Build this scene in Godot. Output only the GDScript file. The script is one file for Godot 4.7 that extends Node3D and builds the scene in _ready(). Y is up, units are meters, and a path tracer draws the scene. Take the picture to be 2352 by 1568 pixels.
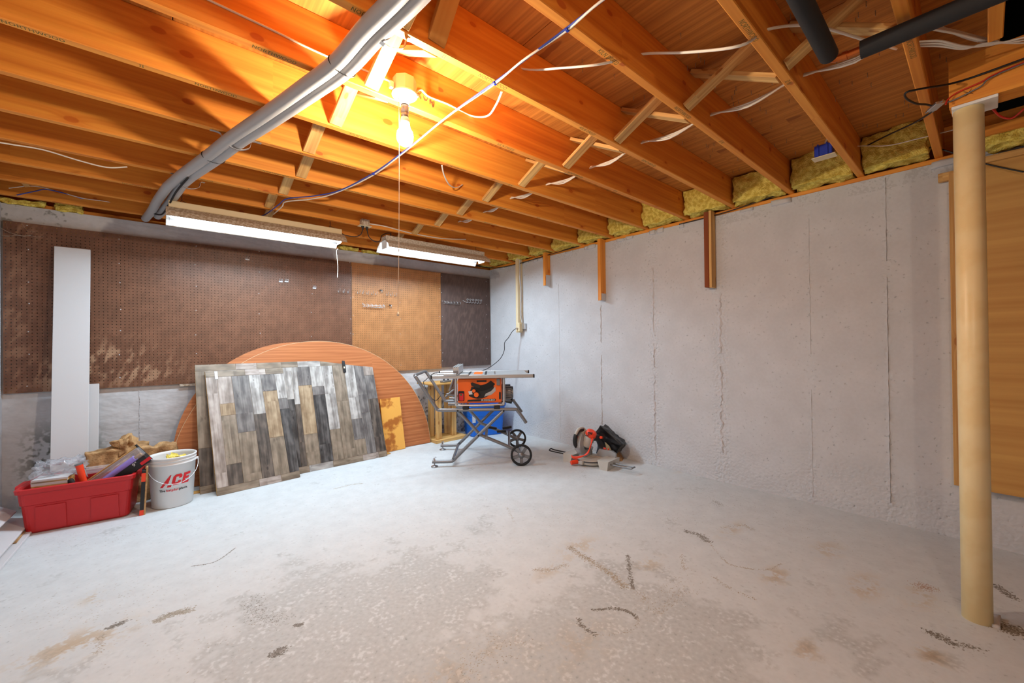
extends Node3D
# A basement workshop: y up, metres. The camera stands at x = 0, z = 0; the pegboard wall is at z = ZB, the long concrete wall at x = XR.

const FOC := 928.8
const EYE := Vector3(0, 1.2, 0)
const XR := 3.613
const XL := -0.925
const ZB := -4.716
const ZF := 5.0
const WT := 2.285      # top of the concrete walls
const JB := 2.318      # underside of the joists
const JT := 2.54       # underside of the subfloor
const PZ := -4.69      # face of the pegboards
var look := Basis.from_euler(Vector3(0.0059687, -0.707168, -0.0108891))
var rng := RandomNumberGenerator.new()
var taken := {}
var M := {}
var T := {}

# ---------------------------------------------------------------- pixels of the photograph to points
func ray(u: float, v: float) -> Vector3:
	return look * Vector3((u - 1176.0) / FOC, -(v - 784.0) / FOC, -1.0)

func hit(u: float, v: float, axis: int, value: float) -> Vector3:
	var d := ray(u, v)
	return EYE + d * ((value - EYE[axis]) / d[axis])

func pts_at(list: Array, axis: int, value: float) -> Array:
	return list.map(func(p): return hit(p[0], p[1], axis, p[2] if p.size() > 2 else value))

# ---------------------------------------------------------------- mesh helpers (corners run counter-clockwise seen from outside)
func mb() -> SurfaceTool:
	var st := SurfaceTool.new()
	st.begin(Mesh.PRIMITIVE_TRIANGLES)
	st.set_smooth_group(-1)
	return st

func tri(st: SurfaceTool, a: Vector3, b: Vector3, c: Vector3) -> void:
	st.add_vertex(a); st.add_vertex(c); st.add_vertex(b)

func quad(st: SurfaceTool, a: Vector3, b: Vector3, c: Vector3, d: Vector3) -> void:
	tri(st, a, b, c); tri(st, a, c, d)

func out_poly(st: SurfaceTool, p: Array, mid: Vector3) -> void:
	var n: Vector3 = (p[1] - p[0]).cross(p[2] - p[0])
	if n.dot(p[0] - mid) < 0.0:
		p.reverse()
	for i in range(1, p.size() - 1):
		tri(st, p[0], p[i], p[i + 1])

func hexa(st: SurfaceTool, c: Array) -> void:
	# eight corners: bottom 0..3 round, top 4..7 above them
	var mid := Vector3.ZERO
	for p in c:
		mid += p / 8.0
	st.set_smooth_group(-1)
	for f in [[0, 1, 2, 3], [4, 5, 6, 7], [0, 1, 5, 4], [1, 2, 6, 5], [2, 3, 7, 6], [3, 0, 4, 7]]:
		out_poly(st, f.map(func(i): return c[i]), mid)

func box(st: SurfaceTool, c: Vector3, s: Vector3, bev := 0.0, b := Basis()) -> void:
	st.set_smooth_group(-1)
	var h := s / 2.0
	if bev <= 0.0:
		var k := []
		for q in [[-1, -1, -1], [1, -1, -1], [1, -1, 1], [-1, -1, 1], [-1, 1, -1], [1, 1, -1], [1, 1, 1], [-1, 1, 1]]:
			k.append(c + b * Vector3(q[0] * h.x, q[1] * h.y, q[2] * h.z))
		hexa(st, k)
		return
	bev = minf(bev, minf(h.x, minf(h.y, h.z)) * 0.9)
	var at := func(sg: Array, ax: int) -> Vector3:
		var v := Vector3.ZERO
		for i in 3:
			v[i] = sg[i] * (h[i] if i == ax else h[i] - bev)
		return c + b * v
	for ax in 3:
		var a2 := (ax + 1) % 3
		var a3 := (ax + 2) % 3
		for s1 in [-1, 1]:
			var p := []
			for q in [[-1, -1], [1, -1], [1, 1], [-1, 1]]:
				var sg := [0, 0, 0]
				sg[ax] = s1; sg[a2] = q[0]; sg[a3] = q[1]
				p.append(at.call(sg, ax))
			out_poly(st, p, c)
			for s2 in [-1, 1]:
				var e := []
				for q in [[ax, -1], [ax, 1], [a2, 1], [a2, -1]]:
					var sg := [0, 0, 0]
					sg[ax] = s1; sg[a2] = s2; sg[a3] = q[1]
					e.append(at.call(sg, q[0]))
				out_poly(st, e, c)
	for x in [-1, 1]:
		for y in [-1, 1]:
			for z in [-1, 1]:
				out_poly(st, [at.call([x, y, z], 0), at.call([x, y, z], 1), at.call([x, y, z], 2)], c)

func bar(st: SurfaceTool, a: Vector3, b: Vector3, w: float, t: float, side := Vector3.UP, bev := 0.0) -> void:
	# a straight board from a to b, w wide along "side" (made square to it), t thick
	var d := (b - a).normalized()
	var s := (side - d * side.dot(d)).normalized()
	box(st, (a + b) / 2.0, Vector3((b - a).length(), w, t), bev, Basis(d, s, d.cross(s)))

func tube(st: SurfaceTool, pts: Array, r, seg := 8, flat := 1.0) -> void:
	var n := pts.size()
	var d0: Vector3 = (pts[1] - pts[0]).normalized()
	var up := Vector3.UP if absf(d0.y) < 0.9 else Vector3.RIGHT
	var s: Vector3 = d0.cross(up).normalized()
	var rings := []
	for i in n:
		var d: Vector3 = (pts[mini(i + 1, n - 1)] - pts[maxi(i - 1, 0)]).normalized()
		s = (s - d * s.dot(d)).normalized()
		var t := d.cross(s)
		var ring := []
		var rr: float = r[i] if r is Array else r
		for k in seg:
			var a := TAU * k / seg
			ring.append(pts[i] + (s * cos(a) + t * sin(a) * flat) * rr)
		rings.append(ring)
	st.set_smooth_group(1)
	for i in n - 1:
		for k in seg:
			var k2 := (k + 1) % seg
			quad(st, rings[i][k], rings[i][k2], rings[i + 1][k2], rings[i + 1][k])
	st.set_smooth_group(-1)
	for k in range(1, seg - 1):
		tri(st, rings[0][0], rings[0][k + 1], rings[0][k])
		tri(st, rings[n - 1][0], rings[n - 1][k], rings[n - 1][k + 1])

func cyl(st: SurfaceTool, a: Vector3, b: Vector3, r: float, seg := 16, r2 := -1.0) -> void:
	tube(st, [a, b], [r, r if r2 < 0.0 else r2], seg)

func lathe(st: SurfaceTool, prof: Array, seg := 24, xf := Transform3D(), sharp := false) -> void:
	# prof: [radius, height], bottom to top along the outside
	for k in seg:
		var a0 := TAU * k / seg
		var a1 := TAU * (k + 1) / seg
		for i in prof.size() - 1:
			st.set_smooth_group(-1 if sharp else 1)
			var p = prof[i]
			var q = prof[i + 1]
			var c := func(e, a) -> Vector3: return xf * Vector3(e[0] * cos(a), e[1], -e[0] * sin(a))
			if p[0] < 1e-6:
				tri(st, c.call(p, a0), c.call(q, a1), c.call(q, a0))
			elif q[0] < 1e-6:
				tri(st, c.call(p, a0), c.call(p, a1), c.call(q, a0))
			else:
				quad(st, c.call(p, a0), c.call(p, a1), c.call(q, a1), c.call(q, a0))

func prism(st: SurfaceTool, poly: Array, z0: float, z1: float, xf := Transform3D(), smooth_side := false) -> void:
	var pk := PackedVector2Array(poly)
	if Geometry2D.is_polygon_clockwise(pk):
		pk.reverse()
	var idx := Geometry2D.triangulate_polygon(pk)
	st.set_smooth_group(-1)
	for i in range(0, idx.size(), 3):
		var a := pk[idx[i]]
		var b := pk[idx[i + 1]]
		var c := pk[idx[i + 2]]
		if (b - a).cross(c - a) < 0.0:
			var h := b
			b = c
			c = h
		tri(st, xf * Vector3(a.x, a.y, z1), xf * Vector3(b.x, b.y, z1), xf * Vector3(c.x, c.y, z1))
		tri(st, xf * Vector3(a.x, a.y, z0), xf * Vector3(c.x, c.y, z0), xf * Vector3(b.x, b.y, z0))
	st.set_smooth_group(2 if smooth_side else -1)
	for i in pk.size():
		var p := pk[i]
		var q := pk[(i + 1) % pk.size()]
		quad(st, xf * Vector3(p.x, p.y, z0), xf * Vector3(q.x, q.y, z0), xf * Vector3(q.x, q.y, z1), xf * Vector3(p.x, p.y, z1))

func arc(c: Vector2, r: float, a0: float, a1: float, n: int, ry := -1.0) -> Array:
	var p := []
	for i in n + 1:
		var a := deg_to_rad(lerpf(a0, a1, float(i) / n))
		p.append(c + Vector2(cos(a) * r, sin(a) * (r if ry < 0.0 else ry)))
	return p

func rrect(cx: float, cy: float, w: float, h: float, r: float) -> Array:
	var p := []
	for q in [[1, -1, -90], [1, 1, 0], [-1, 1, 90], [-1, -1, 180]]:
		p.append_array(arc(Vector2(cx + q[0] * (w / 2 - r), cy + q[1] * (h / 2 - r)), r, q[2], q[2] + 90, 4))
	return p

func soft(list: Array, per := 6) -> Array:
	# a smooth line through the given points
	var o := []
	var n := list.size()
	for i in n - 1:
		var a: Vector3 = list[maxi(i - 1, 0)]
		var b: Vector3 = list[i]
		var c: Vector3 = list[i + 1]
		var d: Vector3 = list[mini(i + 2, n - 1)]
		for k in per:
			o.append(b.cubic_interpolate(c, a, d, float(k) / per))
	o.append(list[n - 1])
	return o

func lump(st: SurfaceTool, c: Vector3, s: Vector3, amp: float, f: float, n := 10, basis := Basis(), sd := 1) -> void:
	# a soft block with an uneven surface
	var nz := FastNoiseLite.new()
	nz.seed = sd
	nz.frequency = f
	nz.fractal_octaves = 3
	st.set_smooth_group(1)
	var at := func(v: Vector3) -> Vector3:
		var e := v.normalized() * v.length() * 0.5 + v.clamp(Vector3.ONE * -0.86, Vector3.ONE * 0.86) * 0.5
		var p := Vector3(e.x * s.x, e.y * s.y, e.z * s.z) * 0.52
		var k := nz.get_noise_3dv((c + p) * 10.0)
		var k2 := nz.get_noise_3dv((c + p) * 10.0 + Vector3(37, 11, 5))
		return c + basis * (p + v.normalized() * amp * (k * 1.6 + absf(k2) * -1.2))
	for ax in 3:
		for sg in [-1.0, 1.0]:
			for i in n:
				for j in n:
					var q := []
					for e in [[0, 0], [1, 0], [1, 1], [0, 1]]:
						var v := Vector3.ZERO
						v[ax] = sg
						v[(ax + 1) % 3] = -1.0 + 2.0 * (i + e[0]) / n
						v[(ax + 2) % 3] = (-1.0 + 2.0 * (j + e[1]) / n)
						q.append(at.call(v))
					if sg < 0.0:
						q.reverse()
					quad(st, q[0], q[1], q[2], q[3])

# ---------------------------------------------------------------- objects
func numbered(called: String) -> String:
	taken[called] = taken.get(called, -1) + 1
	return called if taken[called] == 0 else "%s_%03d" % [called, taken[called]]

func tag(o: Node, label: String, category: String, group := "") -> void:
	o.set_meta("label", label)
	o.set_meta("category", category)
	if group:
		o.set_meta("group", group)

func thing(called: String, label: String, category: String, at := Vector3.ZERO, turn := 0.0, group := "") -> Node3D:
	var o := Node3D.new()
	o.name = numbered(called)
	add_child(o)
	o.position = at
	o.rotation.y = turn
	tag(o, label, category, group)
	return o

func part(parent: Node, called: String, st: SurfaceTool, m: Material, label := "") -> MeshInstance3D:
	st.generate_normals()
	return put(parent, called, st.commit(), m, label)

func put(parent: Node, called: String, mesh: Mesh, m: Material, label := "") -> MeshInstance3D:
	var o := MeshInstance3D.new()
	o.name = called
	o.mesh = mesh
	o.material_override = m
	parent.add_child(o, true)
	if label:
		o.set_meta("label", label)
	return o

func solo(called: String, st: SurfaceTool, m: Material, label: String, category: String, group := "") -> MeshInstance3D:
	var o := part(self, numbered(called), st, m)
	tag(o, label, category, group)
	return o

func struct_node(called: String) -> Node3D:
	var o := Node3D.new()
	o.name = called
	o.set_meta("kind", "structure")
	add_child(o)
	return o

func board(parent: Node, called: String, c: Vector3, s: Vector3, m: Material, bev := 0.002, b := Basis()) -> MeshInstance3D:
	# a piece of timber whose grain starts at a place of its own
	var shift := Vector3(rng.randf() * 3.0, rng.randf() * 0.9, rng.randf() * 0.9)
	var st := mb()
	box(st, shift, s, bev)
	var o := part(parent, called, st, m)
	o.transform = Transform3D(b, c - b * shift)
	return o

func plank_bar(parent: Node, called: String, a: Vector3, z: Vector3, w: float, t: float, m: Material, side := Vector3.UP) -> MeshInstance3D:
	var d := (z - a).normalized()
	var s := (side - d * side.dot(d)).normalized()
	return board(parent, called, (a + z) / 2.0, Vector3((z - a).length(), w, t), m, 0.0015, Basis(d, s, d.cross(s)))

func letters(text: String, size: float, depth := 0.0008, bold := false) -> TextMesh:
	var t := TextMesh.new()
	var f := SystemFont.new()
	f.font_names = PackedStringArray(["Droid Sans"])
	f.font_weight = 700 if bold else 400
	t.font = f
	t.text = text
	t.font_size = 32
	t.pixel_size = size / 23.0
	t.depth = depth
	t.curve_step = 2.0
	return t

# ---------------------------------------------------------------- materials
func mat(c: Color, rough := 0.6, metal := 0.0) -> StandardMaterial3D:
	var m := StandardMaterial3D.new()
	m.albedo_color = c
	m.roughness = rough
	m.metallic = metal
	return m

func c8(r: int, g: int, b: int) -> Color:
	return Color8(r, g, b)

func noise(f: float, sd: int, oct := 4, kind := FastNoiseLite.TYPE_SIMPLEX_SMOOTH) -> FastNoiseLite:
	var n := FastNoiseLite.new()
	n.noise_type = kind
	n.frequency = f
	n.seed = sd
	n.fractal_octaves = oct
	return n

func tex_of(w: int, h: int, data: PackedByteArray, mip := false) -> ImageTexture:
	return ImageTexture.create_from_image(Image.create_from_data(w, h, mip, Image.FORMAT_RGB8, data))

func wood_tex(w: int, h: int, light: Color, dark: Color, sd: int, knots: int, stretch := 14.0, contrast := 1.0, stain := 0.0) -> ImageTexture:
	# grain runs along u; a knot bends the rings round it
	var big := noise(0.006, sd, 2)
	var fine := noise(0.05, sd + 7, 3)
	var r := RandomNumberGenerator.new()
	r.seed = sd
	var ks := []
	for k in knots:
		ks.append([r.randf() * w, r.randf() * h, r.randf_range(2.2, 6.0) * h / 256.0])
	var d := PackedByteArray()
	d.resize(w * h * 3)
	var i := 0
	for y in h:
		for x in w:
			var ky := 0.0
			var kd := 0.0
			for k in ks:
				var dx: float = (x - k[0]) * 0.55
				var dy: float = y - k[1]
				var q: float = (dx * dx + dy * dy) / (k[2] * k[2])
				if q < 30.0:
					var e := exp(-q * 0.22)
					ky += e * 9.0 * signf(dy)
					kd = maxf(kd, 1.0 - smoothstep(0.7, 1.6, q) + 0.25 * e)
			var yy := y + ky
			var ring := sin((yy * 0.16 + big.get_noise_2d(x / stretch * 2.0, yy * 0.7) * 9.0)) * 0.5 + 0.5
			var g := fine.get_noise_2d(x / stretch, yy * 2.2)
			var t := clampf((0.36 * ring + 0.45 * g + 0.22) * contrast, 0.0, 1.0)
			if stain > 0.0:
				t = clampf(t + stain * fine.get_noise_2d(x * 0.35 + 400.0, y * 0.5), 0.0, 1.2)
			t = lerpf(t, 1.15, minf(kd, 1.0))
			var c := light.lerp(dark, t)
			d[i] = clampi(int(c.r * 255.0), 0, 255)
			d[i + 1] = clampi(int(c.g * 255.0), 0, 255)
			d[i + 2] = clampi(int(c.b * 255.0), 0, 255)
			i += 3
	return tex_of(w, h, d)

func blotch_tex(w: int, h: int, a: Color, b: Color, f: float, sd: int, lo := 0.3, hi := 0.7, kind := FastNoiseLite.TYPE_SIMPLEX_SMOOTH) -> ImageTexture:
	# two colours mixed by seamless noise
	var im := noise(f, sd, 5, kind).get_seamless_image(w, h)
	im.convert(Image.FORMAT_L8)
	var s := im.get_data()
	var d := PackedByteArray()
	d.resize(w * h * 3)
	var ramp := []
	for k in 256:
		var c := a.lerp(b, smoothstep(lo, hi, k / 255.0))
		ramp.append([int(c.r * 255.0), int(c.g * 255.0), int(c.b * 255.0)])
	for i in w * h:
		var e: Array = ramp[s[i]]
		d[i * 3] = e[0]
		d[i * 3 + 1] = e[1]
		d[i * 3 + 2] = e[2]
	return tex_of(w, h, d)

func noise_map(w: int, h: int, f: float, sd: int, oct := 5, kind := FastNoiseLite.TYPE_SIMPLEX_SMOOTH) -> ImageTexture:
	var im := noise(f, sd, oct, kind).get_seamless_image(w, h)
	return ImageTexture.create_from_image(im)

func tri_mat(t: Texture2D, scale: Vector3, rough := 0.7, world := false) -> StandardMaterial3D:
	var m := mat(Color.WHITE, rough)
	m.albedo_texture = t
	m.uv1_triplanar = true
	m.uv1_world_triplanar = world
	m.uv1_triplanar_sharpness = 8.0
	m.uv1_scale = scale
	return m

func relief(m: StandardMaterial3D, t: Texture2D, cm: float) -> StandardMaterial3D:
	m.heightmap_enabled = true
	m.heightmap_texture = t
	m.heightmap_scale = cm
	return m

func make_materials() -> void:
	T.joist = wood_tex(1024, 256, c8(240, 162, 62), c8(204, 112, 30), 11, 12, 22.0, 0.75)
	T.joist_b = wood_tex(1024, 256, c8(237, 156, 56), c8(196, 102, 26), 29, 14, 22.0, 0.75)
	T.pine = wood_tex(512, 256, c8(226, 186, 118), c8(176, 122, 62), 41, 5)
	T.ply = wood_tex(512, 512, c8(214, 142, 58), c8(164, 98, 32), 57, 6, 26.0, 0.9)
	T.oak = wood_tex(1024, 512, c8(194, 124, 76), c8(148, 80, 42), 73, 0, 18.0, 0.95)
	T.burl = blotch_tex(256, 256, c8(232, 170, 80), c8(170, 100, 40), 0.011, 95, 0.5, 0.82)
	T.grain = noise_map(256, 256, 0.08, 5)
	T.rough = noise_map(512, 512, 0.06, 9)
	T.fuzz = noise_map(256, 256, 0.05, 13, 4, FastNoiseLite.TYPE_CELLULAR)
	var along := Vector3(1 / 2.4, 1 / 0.6, 1 / 0.6)
	M.joist = relief(tri_mat(T.joist, along, 0.62), T.joist, 0.06)
	M.joist_b = relief(tri_mat(T.joist_b, along, 0.66), T.joist_b, 0.06)
	M.pine = tri_mat(T.pine, Vector3(1 / 1.2, 1 / 0.5, 1 / 0.5), 0.65)
	M.ply = relief(tri_mat(T.ply, Vector3(1 / 1.7, 1 / 0.9, 1 / 0.9), 0.75), T.ply, 0.08)
	M.oak = tri_mat(T.oak, Vector3(1 / 1.8, 1 / 0.55, 1 / 0.55), 0.42)
	M.burl = tri_mat(T.burl, Vector3(1 / 0.55, 1 / 0.5, 1 / 0.5), 0.4)
	M.sheet = tri_mat(wood_tex(256, 256, c8(206, 160, 88), c8(176, 124, 60), 17, 1, 18.0, 0.8), Vector3(1 / 1.6, 1 / 1.2, 1 / 1.2), 0.62)
	M.dark_wood = tri_mat(T.joist_b, along, 0.7)
	M.dark_wood.albedo_color = c8(150, 120, 110)
	M.fibre_shade = mat(c8(44, 30, 22), 0.95)
	M.white = mat(c8(206, 206, 208), 0.45)
	M.enamel = mat(c8(236, 236, 234), 0.35)
	M.cream = mat(c8(224, 206, 168), 0.5)
	M.plaster = mat(c8(198, 198, 202), 0.8)
	M.black = mat(c8(22, 22, 23), 0.5)
	M.black_gloss = mat(c8(16, 16, 18), 0.3)
	M.rubber = relief(mat(c8(28, 28, 30), 0.75), T.grain, 0.02)
	M.steel = mat(c8(168, 168, 170), 0.34, 1.0)
	M.alum = mat(c8(190, 190, 190), 0.42, 0.85)
	M.grey_metal = mat(c8(128, 128, 130), 0.42, 0.6)
	M.zinc = mat(c8(196, 198, 200), 0.38, 0.9)
	M.copper = mat(c8(196, 108, 54), 0.35, 1.0)
	M.cable = mat(c8(232, 222, 206), 0.55)
	M.blue_cable = mat(c8(52, 72, 160), 0.5)
	M.blue = mat(c8(20, 52, 168), 0.45)
	M.red_wire = mat(c8(206, 44, 24), 0.5)
	M.orange = mat(c8(240, 104, 22), 0.42)
	M.orange_red = mat(c8(236, 66, 26), 0.42)
	M.ink = mat(c8(96, 92, 40), 0.8)
	M.ink_black = mat(c8(28, 20, 14), 0.8)
	M.tote = relief(mat(c8(186, 28, 30), 0.45), T.grain, 0.02)
	M.bin = mat(c8(20, 108, 214), 0.42)
	M.foil = relief(mat(c8(176, 176, 177), 0.42), T.rough, 0.05)
	M.bucket = mat(c8(218, 218, 218), 0.4)
	M.red_print = mat(c8(206, 24, 34), 0.5)
	M.black_print = mat(c8(36, 36, 38), 0.5)
	M.kraft = relief(tri_mat(blotch_tex(256, 256, c8(150, 112, 70), c8(186, 146, 98), 0.02, 3), Vector3.ONE * 2.0, 0.75), T.rough, 0.2)
	M.purple = relief(mat(c8(150, 132, 216), 0.95), T.fuzz, 0.5)
	M.insul = relief(tri_mat(blotch_tex(256, 256, c8(240, 220, 112), c8(212, 184, 76), 0.03, 21), Vector3.ONE * 3.0, 0.95), T.rough, 0.5)
	M.concrete = relief(tri_mat(blotch_tex(512, 512, c8(204, 204, 208), c8(188, 187, 190), 0.012, 33), Vector3.ONE * 0.7, 0.85, true), T.rough, 0.35)
	M.column = relief(tri_mat(blotch_tex(256, 256, c8(242, 222, 172), c8(237, 213, 158), 0.02, 35), Vector3.ONE * 1.2, 0.38), T.grain, 0.01)
	M.dusty = relief(tri_mat(blotch_tex(256, 256, c8(202, 190, 176), c8(168, 148, 124), 0.05, 37), Vector3.ONE * 3.0, 0.8), T.grain, 0.03)
	M.shade = relief(tri_mat(blotch_tex(256, 256, c8(216, 210, 200), c8(190, 180, 166), 0.05, 39), Vector3.ONE * 3.0, 0.6), T.grain, 0.02)
	M.clear = mat(Color(0.85, 0.87, 0.9, 0.22), 0.12)
	M.clear.transparency = BaseMaterial3D.TRANSPARENCY_ALPHA
	M.smoky = mat(Color(0.75, 0.76, 0.78, 0.45), 0.1)
	M.smoky.transparency = BaseMaterial3D.TRANSPARENCY_ALPHA
	M.void = mat(c8(12, 10, 9), 0.95)  # near-black that stands in for shade in the added shaft
	M.tube_glow = mat(Color.WHITE, 0.4)
	M.tube_glow.emission_enabled = true
	M.tube_glow.emission = Color(0.93, 0.97, 1.0)
	M.tube_glow.emission_energy_multiplier = 7.0
	M.bulb_glow = mat(Color.WHITE, 0.3)
	M.bulb_glow.emission_enabled = true
	M.bulb_glow.emission = Color(1.0, 0.9, 0.74)
	M.bulb_glow.emission_energy_multiplier = 6.0

# ---------------------------------------------------------------- the concrete
func floor_texture(w: int, h: int, x0: float, z0: float, per_m: float) -> ImageTexture:
	var low := noise(0.0032, 101, 4).get_image(w, h)
	var mid := noise(0.018, 102, 4).get_image(w, h)
	var fin := noise(0.09, 103, 3).get_image(w, h)
	for im in [low, mid, fin]:
		im.convert(Image.FORMAT_L8)
	var a := low.get_data()
	var b := mid.get_data()
	var c := fin.get_data()
	var d := PackedByteArray()
	d.resize(w * h * 3)
	# worn places, bare of paint: [pixel u, v, radius in metres across, along, weight]
	var worn := []
	for q in [[880, 1400, 0.42, 0.75, 0.5], [700, 1470, 0.5, 0.35, 0.42], [1020, 1330, 0.5, 0.4, 0.35], [1500, 1520, 0.4, 0.25, 0.45], [1620, 1440, 0.35, 0.25, 0.4], [1150, 1560, 0.7, 0.25, 0.35], [1350, 1380, 0.4, 0.3, 0.25], [1850, 1500, 0.8, 0.3, 0.25], [250, 1500, 0.4, 0.3, 0.2], [850, 1115, 0.25, 0.12, 0.25]]:
		var p := hit(q[0], q[1], 1, 0.0)
		worn.append([(p.x - x0) * per_m, (p.z - z0) * per_m, q[2] * per_m, q[3] * per_m, q[4]])
	var rust := []
	for q in [[170, 1480, 0.16, 0.10, 0.55], [220, 1370, 0.05, 0.06, 0.4], [1780, 1320, 0.09, 0.05, 0.5], [1900, 1262, 0.12, 0.06, 0.35], [1985, 1345, 0.12, 0.05, 0.5], [1330, 1255, 0.14, 0.07, 0.35], [1490, 1295, 0.1, 0.05, 0.35], [2140, 1505, 0.06, 0.04, 0.5], [1850, 1492, 0.07, 0.04, 0.4], [410, 1195, 0.06, 0.03, 0.35], [1270, 1305, 0.12, 0.04, 0.4], [1680, 1216, 0.14, 0.04, 0.35], [2110, 1370, 0.1, 0.05, 0.4], [1560, 1080, 0.1, 0.05, 0.2], [1320, 1480, 0.2, 0.1, 0.2], [1050, 1540, 0.25, 0.1, 0.25]]:
		var p := hit(q[0], q[1], 1, 0.0)
		rust.append([(p.x - x0) * per_m, (p.z - z0) * per_m, q[2] * per_m, q[3] * per_m, q[4]])
	var paint := Vector3(0.79, 0.808, 0.815)
	var bare := Vector3(0.69, 0.705, 0.705)
	var tan := Vector3(0.80, 0.62, 0.40)
	for y in h:
		var ww := worn.filter(func(q): return absf(y - q[1]) < q[3] * 2.2)
		var rr := rust.filter(func(q): return absf(y - q[1]) < q[3] * 2.2)
		for x in w:
			var i := y * w + x
			var n1 := a[i] / 255.0
			var n2 := b[i] / 255.0
			var n3 := c[i] / 255.0
			var k := 0.0
			for q in ww:
				var e: float = (x - q[0]) / q[2]
				var f: float = (y - q[1]) / q[3]
				k += q[4] * exp(-(e * e + f * f))
			var t := smoothstep(0.55, 0.80, 0.30 + k + (n1 - 0.5) * 0.75 + (n2 - 0.5) * 0.55)
			t *= 1.0 - 0.75 * smoothstep(0.60, 0.72, n3 * 0.6 + n2 * 0.4)
			var v := paint * (0.955 + 0.06 * n2 + 0.03 * n3)
			v = v.lerp(bare * (0.93 + 0.14 * n3), t * 0.72)
			var s := 0.0
			for q in rr:
				var e: float = (x - q[0]) / q[2]
				var f: float = (y - q[1]) / q[3]
				s += q[4] * exp(-(e * e + f * f))
			if s > 0.02:
				v = v.lerp(tan * v.x, clampf(s * smoothstep(0.42, 0.62, n2 * 0.65 + n3 * 0.35) * 0.9, 0.0, 0.55))
			if n3 < 0.2:
				v = v * (0.80 + n3)
			d[i * 3] = int(clampf(v.x, 0, 1) * 255.0)
			d[i * 3 + 1] = int(clampf(v.y, 0, 1) * 255.0)
			d[i * 3 + 2] = int(clampf(v.z, 0, 1) * 255.0)
	var im := Image.create_from_data(w, h, false, Image.FORMAT_RGB8, d)
	# crumbs, scrapes and cracks: [points, spread in metres, grains, size, colour]
	var soil := c8(140, 126, 104)
	var char := c8(96, 90, 80)
	var marks := [
		[[[1308, 1256], [1345, 1282], [1395, 1312], [1434, 1348]], 0.012, 900, 2, soil], [[[1441, 1274], [1446, 1312], [1453, 1352]], 0.006, 420, 2, char],
		[[[1360, 1401], [1405, 1397], [1438, 1403], [1462, 1418]], 0.005, 330, 2, char], [[[1330, 1420], [1334, 1436], [1366, 1458]], 0.006, 150, 2, char], [[[1366, 1458], [1440, 1452], [1466, 1430], [1462, 1418]], 0.005, 60, 1, soil],
		[[[1574, 1219], [1605, 1228], [1628, 1244]], 0.013, 420, 2, char], [[[1628, 1244], [1665, 1288], [1700, 1302], [1760, 1308], [1795, 1294]], 0.004, 260, 1, soil], [[[1228, 1308], [1265, 1308], [1300, 1297]], 0.012, 320, 1, soil],
		[[[1660, 1212], [1700, 1205], [1730, 1216]], 0.014, 220, 1, soil], [[[1565, 1275], [1572, 1308]], 0.008, 90, 1, soil], [[[362, 1424], [400, 1408], [435, 1402]], 0.012, 900, 2, c8(136, 128, 112)], [[[248, 1442], [280, 1430]], 0.009, 300, 2, char],
		[[[582, 1372], [590, 1410], [650, 1425]], 0.03, 420, 1, char], [[[628, 1505], [645, 1492]], 0.012, 420, 2, char], [[[676, 1436], [690, 1434]], 0.006, 160, 2, char], [[[230, 1460], [225, 1500]], 0.008, 120, 1, soil],
		[[[440, 1300], [495, 1289], [540, 1258]], 0.0022, 420, 1, char], [[[770, 1122], [805, 1113], [832, 1110]], 0.008, 320, 1, soil], [[[1165, 1165], [1180, 1198]], 0.006, 90, 1, soil], [[[2130, 1450], [2180, 1472]], 0.012, 220, 2, char],
		[[[2180, 1478], [2250, 1490]], 0.012, 120, 2, char], [[[2288, 1345], [2330, 1375]], 0.012, 300, 2, char], [[[2290, 1437], [2352, 1455]], 0.02, 700, 2, c8(92, 84, 70)], [[[2110, 1345], [2140, 1352]], 0.02, 260, 1, c8(140, 96, 66)],
		[[[1060, 1560], [1110, 1500], [1200, 1470]], 0.05, 260, 1, soil], [[[840, 1140], [1000, 1175], [1180, 1150]], 0.12, 160, 1, soil], [[[1500, 1110], [1700, 1150], [1900, 1240]], 0.12, 380, 1, soil], [[[1250, 1180], [1400, 1200], [1600, 1180]], 0.12, 300, 1, soil],
		[[[1480, 1400], [1540, 1370], [1560, 1330]], 0.06, 220, 1, soil], [[[100, 1250], [300, 1230], [500, 1180]], 0.1, 220, 1, soil], [[[60, 1420], [300, 1380], [600, 1480]], 0.15, 320, 1, soil], [[[1310, 1070], [1345, 1072], [1335, 1085]], 0.015, 120, 1, soil],
		[[[1640, 1325], [1675, 1350], [1735, 1375]], 0.006, 120, 1, soil], [[[1430, 1345], [1480, 1370], [1475, 1380]], 0.01, 90, 1, soil], [[[1655, 1160], [1640, 1150]], 0.02, 180, 1, char], [[[1510, 1410], [1560, 1360]], 0.02, 130, 1, soil]]
	for q in marks:
		var line := soft(q[0].map(func(p): return hit(p[0], p[1], 1, 0.0)), 12)
		for g in q[2]:
			var f := rng.randf() * (line.size() - 1.001)
			var p: Vector3 = line[int(f)].lerp(line[int(f) + 1], f - int(f))
			var px := int((p.x + rng.randfn(0.0, q[1]) - x0) * per_m)
			var py := int((p.z + rng.randfn(0.0, q[1] * 0.8) - z0) * per_m)
			var s: int = rng.randi_range(1, q[3] + 1)
			im.fill_rect(Rect2i(px, py, s, maxi(1, s - 1)), (q[4] as Color).lightened(rng.randf() * 0.35))
	return ImageTexture.create_from_image(im)

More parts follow.
